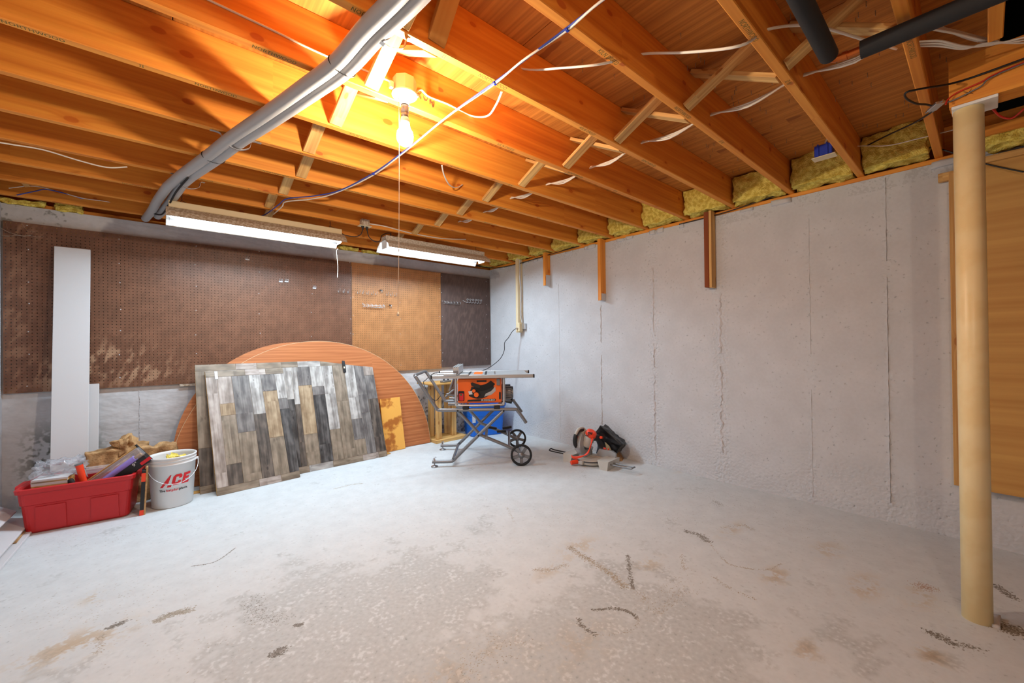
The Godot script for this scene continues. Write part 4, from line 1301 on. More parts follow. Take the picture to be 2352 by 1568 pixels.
func build_leaning() -> void:
	# half-round table leaves
	var zb := -4.45
	var rear := thing("round_tabletop", "oak veneered round tabletop, the rear one mostly hidden against the wall", "tabletop")
	lean(rear, Vector3(0, 0, zb - 0.035), Vector3(1, 0, zb - 0.035), Vector3(0, 1.2, -4.675))
	var arcp := arc(Vector2(1.03, 0.262), 0.993, -15.3, 195.3, 72)
	var st := mb()
	prism(st, arcp, -0.0, 0.019, Transform3D(), true)
	part(rear, "top", st, M.oak)
	var front := thing("round_tabletop", "big half-round oak veneered tabletop leaning behind the grey plank panels", "tabletop")
	lean(front, Vector3(0, 0, zb), Vector3(1, 0, zb), Vector3(0, 1.2, -4.645))
	st = mb()
	prism(st, arc(Vector2(1.23, 0.04), 1.224, -1.8, 181.8, 90), -0.0, 0.019, Transform3D(), true)
	part(front, "top", st, M.oak)
	st = mb()
	var rim := arc(Vector2(1.23, 0.04), 1.2245, -1.8, 181.8, 90)
	tube(st, rim.map(func(p): return Vector3(p.x, p.y, 0.0185)), 0.0015, 4)
	part(front, "edge_band", st, M.cream)
	# small board with burnt figure
	var pine := thing("pine_board", "small yellow board with burnt brown figure leaning on the half-round tabletop", "board")
	var pl := lean(pine, Vector3(1.85, 0, -4.375), Vector3(2.1, 0, -4.39), Vector3(1.84, 0.585, -4.5))
	board(pine, "board", Vector3(0.125, pl / 2, 0.008), Vector3(0.25, pl, 0.016), M.burl)
	# weathered plank panels
	var tones := [[c8(184, 179, 174), c8(130, 124, 119)], [c8(176, 163, 154), c8(132, 118, 108)], [c8(174, 152, 122), c8(132, 108, 80)], [c8(146, 130, 112), c8(108, 94, 78)], [c8(126, 120, 116), c8(84, 78, 76)], [c8(104, 92, 82), c8(58, 50, 44)], [c8(92, 88, 86), c8(36, 33, 32)]]
	var pk := []
	for i in tones.size():
		var m := tri_mat(wood_tex(256, 128, tones[i][0], tones[i][1], 500 + i * 7, 3, 9.0, 1.35, 0.75), Vector3(1 / 0.7, 1 / 0.3, 1 / 0.3), 0.55)
		pk.append(m)
	var spec := [
		["plank_panel", "wide grey and brown weathered plank panel leaning against the tabletops", Vector3(0.204, 0, -4.172), Vector3(1.816, 0, -4.228), Vector3(0.204, 1.042, -4.57), 1.613,
			[[0.075, [[0.62, 3], [0.28, 5]]], [0.07, [[0.9, 1]]], [0.1, [[0.3, 0], [0.6, 3]]], [0.1, [[0.4, 4], [0.5, 3]]], [0.09, [[0.3, 0], [0.6, 5]]], [0.1, [[0.1, 4], [0.8, 2]]], [0.08, [[0.3, 0], [0.6, 6]]], [0.04, [[0.35, 0], [0.55, 5]]], [0.1, [[0.18, 4], [0.45, 2], [0.27, 3]]], [0.095, [[0.2, 0], [0.08, 4], [0.62, 6]]], [0.085, [[0.62, 0], [0.28, 3]]], [0.1, [[0.36, 3], [0.54, 3]]], [0.09, [[0.55, 0], [0.2, 4], [0.15, 3]]], [0.08, [[0.5, 4], [0.4, 4]]], [0.09, [[0.12, 1], [0.25, 4], [0.53, 5]]]]],
		["plank_panel", "narrow grey weathered plank panel standing in front of the wide one", Vector3(0.305, 0, -4.03), Vector3(0.925, 0, -4.092), Vector3(0.29, 0.985, -4.505), 0.625,
			[[0.075, [[0.9, 1]]], [0.1, [[0.24, 1], [0.1, 2], [0.4, 3], [0.16, 5]]], [0.125, [[0.5, 4], [0.4, 3]]], [0.09, [[0.36, 0], [0.54, 5]]], [0.11, [[0.16, 4], [0.42, 2], [0.32, 3]]], [0.075, [[0.24, 0], [0.1, 4], [0.56, 6]]]]]]
	for q in spec:
		var o := thing(q[0], q[1], "panel")
		var l := lean(o, q[2], q[3], q[4])
		var w: float = q[5]
		board(o, "backing", Vector3(w / 2, l / 2, -0.009), Vector3(w, l, 0.018), M.pine)
		var x := 0.0
		var total := 0.0
		for c in q[6]:
			total += c[0]
		var edge := 0.06
		for c in q[6]:
			var cw: float = c[0] / total * w
			var y := l - edge
			var sum := 0.0
			for s in c[1]:
				sum += s[0]
			for s in c[1]:
				var sl: float = s[0] / sum * (l - edge * 2)
				board(o, "plank", Vector3(x + cw / 2, y - sl / 2, 0.002 + rng.randf() * 0.0012), Vector3(sl - 0.0012, cw - 0.0012, 0.004), pk[s[1]], 0.0006, Basis(Vector3.UP, Vector3.LEFT, Vector3(0, 0, 1)))
				y -= sl
			x += cw
		for s in [edge / 2, l - edge / 2]:
			x = 0.0
			var k := 0
			while x < w - 0.01:
				var pw := minf([0.3, 0.17, 0.36, 0.22][k % 4], w - x)
				board(o, "plank", Vector3(x + pw / 2, s, 0.0025), Vector3(pw - 0.0012, edge - 0.001, 0.0042), pk[[3, 1, 3, 0][k % 4]], 0.0006)
				x += pw
				k += 1
		if w > 1.0:
			st = mb()
			prism(st, rrect(w * 0.8, l - 0.075, 0.03, 0.15, 0.013), 0.004, 0.012)
			part(o, "strap_plate", st, M.black_gloss, "black metal strap plate")
			st = mb()
			box(st, Vector3(w * 0.8, l - 0.09, 0.0125), Vector3(0.012, 0.02, 0.002))
			part(o, "plate_sticker", st, M.cream)
		else:
			st = mb()
			box(st, Vector3(0.078, l - 0.045, 0.006), Vector3(0.022, 0.075, 0.004), 0.001)
			part(o, "tag", st, M.white)
	# plank lying under the panels
	var pl2 := board(self, "floor_strip", Vector3(1.0, 0.006, -4.27), Vector3(1.75, 0.012, 0.05), M.sheet, 0.001, Basis(Vector3.UP, 0.036))
	tag(pl2, "thin wooden strip on the floor under the leaning plank panels", "strip")
	# white melamine boards
	var wb := thing("white_board", "tall white melamine board leaning against the brown pegboard", "board")
	var wl := lean(wb, Vector3(-0.652, 0, -4.44), Vector3(-0.462, 0, -4.44), Vector3(-0.646, 1.988, -4.655))
	st = mb()
	box(st, Vector3(0.097, wl / 2, 0.009), Vector3(0.194, wl, 0.018), 0.0015)
	part(wb, "board", st, M.white)
	var wc := thing("white_board", "shorter white melamine board behind the tall white one", "board")
	wl = lean(wc, Vector3(-0.6, 0, -4.52), Vector3(-0.41, 0, -4.52), Vector3(-0.6, 0.915, -4.655))
	st = mb()
	box(st, Vector3(0.092, wl / 2, 0.009), Vector3(0.19, wl, 0.018), 0.0015)
	part(wc, "board", st, M.white)
	# white trim lying along the left wall
	var tr := [[-0.735, 0.009, -4.08, -2.2, 0.075, 0.0, "white trim board lying flat on the floor, outermost of the trim pile"], [-0.79, 0.03, -4.04, -2.0, 0.09, 0.35, "white trim board tilted on the flat one in the trim pile"], [-0.84, 0.075, -4.0, -1.9, 0.09, 0.9, "white trim board standing on edge in the trim pile"], [-0.83, 0.14, -4.22, -2.9, 0.10, 0.6, "topmost white trim board of the pile by the left wall"], [-0.77, 0.05, -4.26, -3.2, 0.12, 0.25, "white trim board whose end shows behind the red tote in the trim pile"]]
	for q in tr:
		var c := Vector3(q[0], q[1], (q[2] + q[3]) / 2)
		st = mb()
		box(st, Vector3.ZERO, Vector3(q[4], 0.017, q[3] - q[2]), 0.003)
		var t := solo("trim_board", st, M.white, q[6], "trim board", "white trim pile by the left wall")
		t.transform = Transform3D(Basis(Vector3.UP, -0.03) * Basis(Vector3(0, 0, 1), -q[5]), c)
	st = mb()
	box(st, Vector3(-0.742, 0.0215, -3.95), Vector3(0.085, 0.006, 0.2), 0.001)
	solo("cardboard_wrap", st, M.kraft, "strip of brown cardboard across the end of the flat trim board", "cardboard")
	# posts hung on the long wall
	for q in [[-3.501, 1.91, 2.315, M.joist, "short wooden post on the long wall nearest the corner, grey paint on its foot", 0.13], [-2.675, 1.655, 2.315, M.joist, "longer wooden post on the long wall with a grey painted foot", 0.075], [-1.545, 1.668, 2.315, M.dark_wood, "two-board wooden post on the long wall, dark brown beside pale", 0.0]]:
		var o := thing("wall_post", q[4], "post", Vector3(XR - 0.045, 0, q[0]))
		board(o, "stud", Vector3(0, (q[1] + q[2]) / 2, 0), Vector3(q[2] - q[1], 0.038, 0.089), q[3], 0.002, Basis(Vector3.UP, Vector3(0, 0, 1), Vector3.RIGHT))
		if q[5] > 0.0:
			st = mb()
			box(st, Vector3(0.004, q[1] + q[5] / 2, 0.0195), Vector3(0.078, q[5], 0.001))
			box(st, Vector3(0.0, q[1] - 0.0006, 0.0), Vector3(0.088, 0.001, 0.037))
			part(o, "paint", st, M.plaster)
		else:
			board(o, "stud", Vector3(0.002, (q[1] + q[2]) / 2, 0.03), Vector3(q[2] - q[1] + 0.01, 0.021, 0.085), M.pine, 0.002, Basis(Vector3.UP, Vector3(0, 0, 1), Vector3.RIGHT))
	# painted post with outlets
	var wp := thing("outlet_post", "cream painted post in the corner carrying two cables and an outlet", "post", Vector3(XR - 0.045, 0, -4.018))
	st = mb()
	box(st, Vector3(0, 1.85, 0), Vector3(0.089, 1.0, 0.042), 0.003)
	part(wp, "stud", st, M.cream)
	for s in [0.0, 1.0]:
		st = mb()
		tube(st, soft([Vector3(-0.012 + 0.02 * s, 2.36, 0.028), Vector3(-0.015 + 0.018 * s, 2.1, 0.027), Vector3(0.004 + 0.012 * s, 1.85, 0.029), Vector3(-0.008 + 0.014 * s, 1.62, 0.027), Vector3(0.012 + 0.02 * s, 1.48, 0.034)], 4), 0.0055, 7, 0.7)
		part(wp, "cable", st, M.white)
	st = mb()
	box(st, Vector3(-0.012, 1.415, 0.036), Vector3(0.06, 0.1, 0.03), 0.004)
	box(st, Vector3(-0.047, 1.42, 0.02), Vector3(0.006, 0.115, 0.07), 0.002)
	part(wp, "outlet_box", st, M.cream)
	st = mb()
	box(st, Vector3(0.016, 1.43, 0.075), Vector3(0.045, 0.075, 0.045), 0.003)
	part(wp, "metal_box", st, M.zinc)
	st = mb()
	cyl(st, Vector3(-0.05, 1.405, 0.02), Vector3(-0.085, 1.4, 0.02), 0.013, 10, 0.008)
	part(wp, "plug", st, M.dusty)
	wire("saw_cord", [Vector3(3.485, 1.4, -4.0), Vector3(3.44, 1.36, -4.02), hit(1168, 775, 2, -4.05), hit(1159, 787, 2, -4.05), hit(1158, 805, 2, -4.06), hit(1150, 822, 2, -4.08), hit(1135, 836, 2, -4.1), hit(1118, 847, 2, -4.12), hit(1104, 852, 2, -4.12)], 0.0045, M.black, "black cord from the corner outlet down to the table saw", "cord")

func bend(p: Vector3) -> Vector3:
	# wraps print round the bucket: x is the arc length, y the height
	var r := lerpf(0.126, 0.1415, p.y / 0.33) + 0.0006 + p.z
	var a := p.x / 0.135
	return Vector3(sin(a) * r, p.y, cos(a) * r)

func print_poly(st: SurfaceTool, poly: Array) -> void:
	var pk := PackedVector2Array(poly)
	var ix := Geometry2D.triangulate_polygon(pk)
	var go := func(f: Callable, a: Vector2, b: Vector2, c: Vector2, depth: int) -> void:
		if depth == 0:
			tri(st, bend(Vector3(a.x, a.y, 0)), bend(Vector3(b.x, b.y, 0)), bend(Vector3(c.x, c.y, 0)))
			return
		var ab := (a + b) / 2
		var bc := (b + c) / 2
		var ca := (c + a) / 2
		for t in [[a, ab, ca], [ab, b, bc], [ca, bc, c], [ab, bc, ca]]:
			f.call(f, t[0], t[1], t[2], depth - 1)
	for i in range(0, ix.size(), 3):
		var a := pk[ix[i]]
		var b := pk[ix[i + 1]]
		var c := pk[ix[i + 2]]
		if (b - a).cross(c - a) < 0.0:
			var h := b
			b = c
			c = h
		go.call(go, a, b, c, 2)

func bent_text(text: String, size: float, at: Vector2, slope: float) -> ArrayMesh:
	var arr := letters(text, size, 0.0006, true).get_mesh_arrays()
	var v: PackedVector3Array = arr[Mesh.ARRAY_VERTEX]
	for i in v.size():
		v[i] = bend(Vector3(v[i].x + at.x, v[i].y + at.y + slope * (v[i].x + at.x), v[i].z))
	arr[Mesh.ARRAY_VERTEX] = v
	var m := ArrayMesh.new()
	m.add_surface_from_arrays(Mesh.PRIMITIVE_TRIANGLES, arr)
	return m

func build_corner_pile() -> void:
	# bucket
	var o := thing("paint_bucket", "white plastic bucket with red ACE print and a wire handle", "bucket", Vector3(0.032, 0, -4.085), 0.1)
	var st := mb()
	lathe(st, [[0.0, 0.0], [0.118, 0.0], [0.124, 0.006], [0.1405, 0.318], [0.147, 0.32], [0.147, 0.33], [0.142, 0.331], [0.142, 0.345], [0.147, 0.346], [0.147, 0.353], [0.143, 0.354], [0.143, 0.366], [0.1485, 0.367], [0.149, 0.377], [0.1455, 0.38], [0.139, 0.378], [0.137, 0.36], [0.121, 0.012], [0.0, 0.01]], 56)
	part(o, "tub", st, M.bucket)
	var sk := func(p: Array) -> Array: return p.map(func(q): return Vector2(-0.088 + (q.x + 0.28 * q.y) * 0.074, 0.162 + q.y * 0.088))
	for q in [[Vector2(-0.05, 0), Vector2(0.52, 1.0), Vector2(0.62, 1.0), Vector2(0.56, 0.26), Vector2(0.34, 0.26), Vector2(0.2, 0)], [Vector2(0.52, 0.0), Vector2(0.56, 0.16), Vector2(0.86, 0.16), Vector2(0.86, 0)], [Vector2(1.55, 0.66), Vector2(1.55, 0.85), Vector2(1.4, 1.0), Vector2(1.0, 1.0), Vector2(0.82, 0.85), Vector2(0.82, 0.3), Vector2(1.0, 0.12), Vector2(1.4, 0.12), Vector2(1.55, 0.27), Vector2(1.55, 0.45), Vector2(1.3, 0.45), Vector2(1.3, 0.33), Vector2(1.08, 0.33), Vector2(1.08, 0.79), Vector2(1.3, 0.79), Vector2(1.3, 0.66)], [Vector2(1.66, 0.12), Vector2(2.32, 0.12), Vector2(2.32, 0.32), Vector2(1.92, 0.32), Vector2(1.92, 0.48), Vector2(2.24, 0.48), Vector2(2.24, 0.66), Vector2(1.92, 0.66), Vector2(1.92, 0.8), Vector2(2.32, 0.8), Vector2(2.32, 1.0), Vector2(1.66, 1.0)]]:
		st = mb()
		print_poly(st, sk.call(q))
		part(o, "print", st, M.red_print, "red letter of the word ACE")
	put(o, "print", bent_text("The", 0.0155, Vector2(-0.077, 0.137), 0.0), M.black_print)
	put(o, "print", bent_text("helpful", 0.0155, Vector2(-0.018, 0.137), 0.0), M.red_print)
	put(o, "print", bent_text("place.", 0.0155, Vector2(0.052, 0.137), 0.0), M.black_print)
	st = mb()
	var hp := []
	for i in 25:
		var a := PI * i / 24.0
		hp.append(Vector3(-cos(a) * 0.152, 0.322 - sin(a) * 0.135, 0.03 + sin(a) * 0.135))
	tube(st, hp, 0.0022, 6)
	part(o, "handle", st, M.zinc)
	st = mb()
	for s in [-1.0, 1.0]:
		cyl(st, Vector3(s * 0.142, 0.325, 0.02), Vector3(s * 0.156, 0.325, 0.02), 0.009, 10)
	part(o, "handle_ear", st, M.bucket)
	st = mb()
	lump(st, Vector3(0.055, 0.33, -4.12), Vector3(0.1, 0.06, 0.09), 0.03, 1.4, 7)
	solo("sanding_sponge", st, M.insul, "yellow crumpled sponge inside the white bucket", "sponge")
	# red tote
	o = thing("storage_tote", "red plastic storage tote without a lid, filled with tools", "tote", Vector3(-0.442, 0, -4.168), -0.1018)
	st = mb()
	tub(st, 0.5, 0.31, 0.545, 0.36, 0.3, 0.035, 0.012)
	part(o, "tub", st, M.tote)
	for s in [-1.0, 1.0]:
		st = mb()
		prism(st, rrect(0, 0, 0.15, 0.03, 0.012), -0.014, 0.014, Transform3D(Basis(Vector3.UP, PI / 2), Vector3(s * 0.295, 0.285, 0)))
		box(st, Vector3(s * 0.303, 0.27, 0.0), Vector3(0.012, 0.045, 0.13), 0.004)
		part(o, "handle", st, M.tote)
	var slope := atan2(0.0155, 0.18)
	for q in [[-0.125, 0.145], [0.13, 0.145]]:
		for zz in [1.0, -1.0]:
			st = mb()
			prism(st, [Vector2(-0.07, -0.085), Vector2(0.07, -0.085), Vector2(0.068, 0.075), Vector2(-0.068, 0.075)], 0.0, 0.0045)
			var p := part(o, "raised_panel", st, M.tote)
			p.transform = Transform3D(Basis(Vector3.UP, 0.0 if zz > 0 else PI) * Basis(Vector3.RIGHT, -slope * -1.0), Vector3(q[0], 0.1, zz * 0.1645))
	# what is in the tote
	o = thing("wood_shims", "bundle of pale wood shims sticking out of the red tote", "shims", Vector3(-0.585, 0.28, -4.12), -0.2)
	for i in 6:
		board(o, "shim", Vector3(0.0, -0.03 + 0.0135 * i, 0.004 * (i % 2)), Vector3(0.17, 0.0125, 0.11), M.pine if i % 2 else M.sheet, 0.001)
	st = mb()
	box(st, Vector3(0, 0.053, 0.0), Vector3(0.172, 0.004, 0.112), 0.001)
	box(st, Vector3(0, 0.035, 0.058), Vector3(0.172, 0.04, 0.002))
	part(o, "paper_band", st, M.white)
	st = mb()
	lump(st, Vector3(-0.56, 0.37, -4.2), Vector3(0.24, 0.1, 0.16), 0.04, 1.6, 12)
	solo("plastic_bag", st, M.clear, "crumpled clear plastic bag on the wood shims in the tote", "bag")
	o = thing("orange_tube", "orange tube with a dark cap standing in the red tote", "tube", Vector3(-0.44, 0.2, -4.07))
	st = mb()
	cyl(st, Vector3(0.015, 0.0, 0), Vector3(-0.024, 0.2, -0.01), 0.016, 14, 0.02)
	cyl(st, Vector3(0.017, -0.01, 0), Vector3(0.014, 0.03, 0), 0.024, 14, 0.018)
	part(o, "grip", st, M.orange_red)
	st = mb()
	cyl(st, Vector3(-0.0238, 0.196, -0.01), Vector3(-0.026, 0.206, -0.0105), 0.0212, 14)
	part(o, "cap", st, M.grey_metal)
	o = thing("screwdriver", "black and blue screwdriver handle beside the orange tube in the tote", "screwdriver", Vector3(-0.49, 0.2, -4.05))
	st = mb()
	tube(st, [Vector3(0.012, 0.02, 0), Vector3(0.004, 0.06, 0), Vector3(-0.008, 0.1, 0), Vector3(-0.012, 0.115, 0)], [0.012, 0.016, 0.017, 0.013], 12)
	part(o, "grip", st, M.black)
	st = mb()
	cyl(st, Vector3(0.018, -0.12, 0), Vector3(0.011, 0.03, 0), 0.008, 10)
	part(o, "shank", st, M.blue)
	o = thing("blister_tray", "clear plastic blister tray along the rear edge of the tote", "tray", Vector3(-0.4, 0.285, -4.27), -0.1)
	st = mb()
	tub(st, 0.2, 0.05, 0.22, 0.07, 0.04, 0.015)
	part(o, "tray", st, M.clear)
	# paint roller package leaning out of the tote
	o = thing("roller_package", "black and red paint roller package with a purple sleeve leaning in the tote", "package")
	var a := Vector3(-0.43, 0.2, -4.11)
	var b := Vector3(-0.135, 0.44, -4.02)
	var x := (b - a).normalized()
	var y := (Vector3.UP - x * x.y).normalized()
	o.transform = Transform3D(Basis(x, y, x.cross(y)), a)
	var l := (b - a).length()
	st = mb()
	box(st, Vector3(l * 0.62, -0.055, 0.0), Vector3(l * 0.76, 0.06, 0.05), 0.002)
	box(st, Vector3(l * 0.985, 0.0, -0.02), Vector3(0.012, 0.14, 0.012), 0.002)
	part(o, "card_box", st, M.black)
	st = mb()
	box(st, Vector3(l * 0.95, -0.065, 0.0258), Vector3(0.07, 0.022, 0.001))
	part(o, "red_label", st, M.red_print)
	var nine := put(o, "print", letters("9\"", 0.022, 0.0006, true), M.white)
	nine.position = Vector3(l * 0.8, -0.04, 0.0256)
	st = mb()
	cyl(st, Vector3(0.03, -0.012, 0.012), Vector3(l * 0.86, -0.006, 0.012), 0.021, 18)
	part(o, "roller_sleeve", st, M.purple, "fuzzy purple roller sleeve")
	st = mb()
	cyl(st, Vector3(l * 0.86, -0.006, 0.012), Vector3(l * 0.97, -0.004, 0.012), 0.011, 12)
	part(o, "sleeve_core", st, M.kraft)
	st = mb()
	box(st, Vector3(l * 0.5, 0.012, 0.0), Vector3(l, 0.07, 0.052), 0.006)
	part(o, "blister", st, M.clear)
	for i in 2:
		var s := plank_bar(self, numbered("paint_stick"), Vector3(-0.44 + 0.02 * i, 0.25, -4.13 - 0.02 * i), Vector3(-0.165 + 0.01 * i, 0.47, -4.06 - 0.025 * i), 0.03, 0.005, M.pine, Vector3(0, 0.6, 0.4))
		tag(s, ["front wooden paint stick leaning in the tote behind the roller package", "rear wooden paint stick leaning in the tote behind the roller package"][i], "stick", "paint sticks in the tote")
	# packet standing on end between tote and bucket
	o = thing("tool_packet", "tall narrow black and red packet standing between the tote and the bucket", "packet", Vector3(-0.142, 0, -3.965))
	o.rotation.z = -0.05
	st = mb()
	box(st, Vector3(0, 0.165, 0), Vector3(0.022, 0.31, 0.05), 0.002)
	part(o, "sleeve", st, M.black)
	st = mb()
	for q in [[0.02, 0.036], [0.27, 0.06]]:
		box(st, Vector3(-0.0005, q[0], 0.001), Vector3(0.0225, q[1], 0.05))
	part(o, "red_band", st, M.orange_red)
	st = mb()
	box(st, Vector3(0.016, 0.17, -0.004), Vector3(0.01, 0.34, 0.056), 0.001)
	part(o, "cardboard_back", st, M.kraft)
	# paper bags against the wall
	o = thing("paper_bag", "crumpled brown paper bag standing against the wall behind the tote", "bag", Vector3(-0.22, 0, -4.44))
	st = mb()
	lump(st, Vector3(-0.08, 0.21, 0), Vector3(0.36, 0.44, 0.13), 0.028, 0.55, 16, Basis(), 5)
	part(o, "body", st, M.kraft)
	st = mb()
	lump(st, Vector3(-0.03, 0.44, 0.02), Vector3(0.12, 0.12, 0.07), 0.03, 1.2, 10, Basis(Vector3(0, 0, 1), 0.4), 6)
	part(o, "crumpled_top", st, M.kraft)
	st = mb()
	lump(st, Vector3(0.0, 0.21, 0), Vector3(0.26, 0.44, 0.1), 0.026, 0.6, 14, Basis(), 8)
	var pb := solo("paper_bag", st, M.kraft, "brown paper bag behind the white bucket", "bag")
	pb.position = Vector3(-0.065, 0, -4.345)

# ---------------------------------------------------------------- saws
func build_table_saw() -> void:
	var o := thing("table_saw", "orange jobsite table saw on a folding wheeled tube stand", "table saw", Vector3(2.004, 0, -3.524), -0.66)
	var st: SurfaceTool
	var rt := 0.0165
	var far := -0.64
	for z in [0.0, far]:
		st = mb()
		tube(st, soft([Vector3(-0.19, 0.89, z), Vector3(-0.17, 0.865, z), Vector3(0.0, 0.6, z), Vector3(0.022, 0.572, z), Vector3(0.06, 0.556, z), Vector3(0.4, 0.554, z), Vector3(0.77, 0.551, z), Vector3(0.815, 0.535, z), Vector3(0.9, 0.415, z)], 4), rt, 12)
		part(o, "side_rail", st, M.grey_metal)
		st = mb()
		tube(st, soft([Vector3(-0.03, 0.05, z), Vector3(0.14, 0.05, z), Vector3(0.175, 0.062, z), Vector3(0.2, 0.085, z), Vector3(0.426, 0.303, z), Vector3(0.676, 0.54, z)], 3), rt, 12)
		part(o, "leg", st, M.grey_metal)
		var zi: float = z - 0.034 if z > -0.1 else z + 0.034
		st = mb()
		tube(st, soft([Vector3(0.225, 0.536, zi), Vector3(0.36, 0.39, zi), Vector3(0.425, 0.315, zi), Vector3(0.47, 0.285, zi), Vector3(0.7, 0.185, zi), Vector3(0.845, 0.11, zi)], 3), rt, 12)
		part(o, "leg", st, M.grey_metal)
		st = mb()
		for q in [[0.426, 0.303], [0.676, 0.54], [0.225, 0.55]]:
			cyl(st, Vector3(q[0], q[1], z + 0.024), Vector3(q[0], q[1], z - 0.024), 0.009, 10)
		part(o, "bolt", st, M.black)
		st = mb()
		lathe(st, [[0.0, 0.0], [0.034, 0.0], [0.034, 0.009], [0.02, 0.014], [0.006, 0.016], [0.006, 0.08], [0.0, 0.082]], 20, Transform3D(Basis(), Vector3(-0.008, 0.0, z)))
		for a in 3:
			box(st, Vector3(-0.008, 0.086, z), Vector3(0.04, 0.006, 0.006), 0.001, Basis(Vector3.UP, a * 1.05) * Basis(Vector3(0, 0, 1), 0.4))
		part(o, "levelling_foot", st, M.steel)
		# wheel
		var wz: float = z + (0.03 if z > -0.1 else -0.03)
		var wh := Node3D.new()
		wh.name = "wheel"
		o.add_child(wh, true)
		wh.position = Vector3(0.845, 0.106, wz)
		wh.rotation.x = PI / 2
		st = mb()
		lathe(st, [[0.086, -0.018], [0.1, -0.018], [0.105, -0.012], [0.106, 0.0], [0.105, 0.012], [0.1, 0.018], [0.086, 0.018], [0.084, 0.0], [0.086, -0.018]], 40)
		part(wh, "tyre", st, M.rubber)
		st = mb()
		lathe(st, [[0.0, -0.02], [0.03, -0.02], [0.03, 0.02], [0.0, 0.02]], 20)
		for k in 5:
			var d := Vector3(cos(TAU * k / 5 + 0.3), 0, sin(TAU * k / 5 + 0.3))
			bar(st, d * 0.024, d * 0.088, 0.03, 0.016, d.cross(Vector3.UP), 0.003)
		part(wh, "spokes", st, M.grey_metal)
		st = mb()
		lathe(st, [[0.0, 0.0], [0.011, 0.0], [0.011, 0.026], [0.0, 0.028]], 12)
		part(wh, "hub_cap", st, M.steel)
	st = mb()
	tube(st, [Vector3(-0.19, 0.893, 0.0), Vector3(-0.2, 0.9, far * 0.08), Vector3(-0.2, 0.9, far * 0.92), Vector3(-0.19, 0.893, far)], rt, 12)
	part(o, "handle_bar", st, M.grey_metal)
	for q in [[0.17, 0.06], [0.845, 0.11], [0.5, 0.272], [0.3, 0.553]]:
		st = mb()
		cyl(st, Vector3(q[0], q[1], 0.0), Vector3(q[0], q[1], far), 0.0145 if q[0] != 0.845 else 0.008, 12)
		part(o, "cross_bar", st, M.grey_metal)
	st = mb()
	tube(st, [Vector3(0.73, 0.17, -0.04), Vector3(0.74, 0.26, far / 2), Vector3(0.73, 0.17, far + 0.04)], 0.012, 10)
	part(o, "brace", st, M.grey_metal)
	st = mb()
	for q in [[0.56, 0.3], [0.66, 0.26], [0.72, 0.3]]:
		box(st, Vector3(q[0], q[1], far * 0.55), Vector3(0.1, 0.022, 0.05), 0.005, Basis(Vector3(0, 0, 1), q[0] * 2.0 - 1.3))
	part(o, "fold_latch", st, M.black)
	for x in [0.304, 0.61]:
		for z in [0.0, far]:
			st = mb()
			box(st, Vector3(x, 0.575, z), Vector3(0.062, 0.034, 0.042), 0.006)
			part(o, "clamp_pad", st, M.black)
	# cage round the cabinet
	for z in [-0.03, -0.52]:
		st = mb()
		tube(st, soft([Vector3(0.205, 0.865, z), Vector3(0.205, 0.64, z), Vector3(0.212, 0.608, z), Vector3(0.245, 0.593, z), Vector3(0.64, 0.593, z), Vector3(0.672, 0.608, z), Vector3(0.682, 0.64, z), Vector3(0.682, 0.865, z)], 4), 0.013, 10)
		part(o, "cage", st, M.alum)
	# cabinet
	var cab := Node3D.new()
	cab.name = "cabinet"
	o.add_child(cab)
	st = mb()
	box(st, Vector3(0.44, 0.735, -0.275), Vector3(0.44, 0.25, 0.44), 0.012)
	part(cab, "housing", st, M.orange, "orange saw housing")
	var f := -0.0548
	var plate := func(called: String, poly: Array, z0: float, z1: float, m: Material, lab := "") -> void:
		var s := mb()
		prism(s, poly, f + z0, f + z1)
		part(cab, called, s, m, lab)
	plate.call("switch_plate", rrect(0.255, 0.685, 0.062, 0.1, 0.01), -0.004, 0.004, M.black)
	plate.call("switch_paddle", rrect(0.257, 0.676, 0.042, 0.07, 0.006), 0.0, 0.014, M.red_print, "red switch paddle")
	plate.call("switch_button", rrect(0.255, 0.698, 0.02, 0.014, 0.002), 0.01, 0.0165, mat(c8(40, 110, 60), 0.4))
	var win := arc(Vector2(0.43, 0.83), 0.175, 235, 330, 16)
	win.append_array([Vector2(0.58, 0.79), Vector2(0.55, 0.81)])
	win.append_array(arc(Vector2(0.43, 0.87), 0.115, 320, 232, 12))
	plate.call("blade_slot", win, -0.004, 0.0025, M.black)
	plate.call("slot_sheet", [Vector2(0.485, 0.675), Vector2(0.56, 0.695), Vector2(0.6, 0.73), Vector2(0.596, 0.775), Vector2(0.555, 0.73), Vector2(0.5, 0.705)], 0.0, 0.0035, M.zinc)
	plate.call("slot_sheet", [Vector2(0.325, 0.73), Vector2(0.362, 0.736), Vector2(0.368, 0.7), Vector2(0.335, 0.698)], 0.0, 0.0035, M.white)
	var band := arc(Vector2(0.44, 0.95), 0.215, 250, 316, 14)
	band.append_array(arc(Vector2(0.44, 0.95), 0.16, 314, 252, 14))
	plate.call("bevel_scale", band, 0.002, 0.008, M.black_gloss)
	plate.call("bevel_lever", [Vector2(0.352, 0.812), Vector2(0.365, 0.82), Vector2(0.445, 0.792), Vector2(0.442, 0.765), Vector2(0.43, 0.76), Vector2(0.358, 0.787)], 0.004, 0.022, M.black)
	plate.call("name_plate", rrect(0.46, 0.83, 0.1, 0.017, 0.004), 0.0, 0.003, M.black)
	plate.call("latch", rrect(0.627, 0.82, 0.034, 0.062, 0.004), 0.0, 0.018, M.grey_metal)
	plate.call("side_grip", rrect(0.642, 0.682, 0.018, 0.075, 0.009), 0.0, 0.004, M.black)
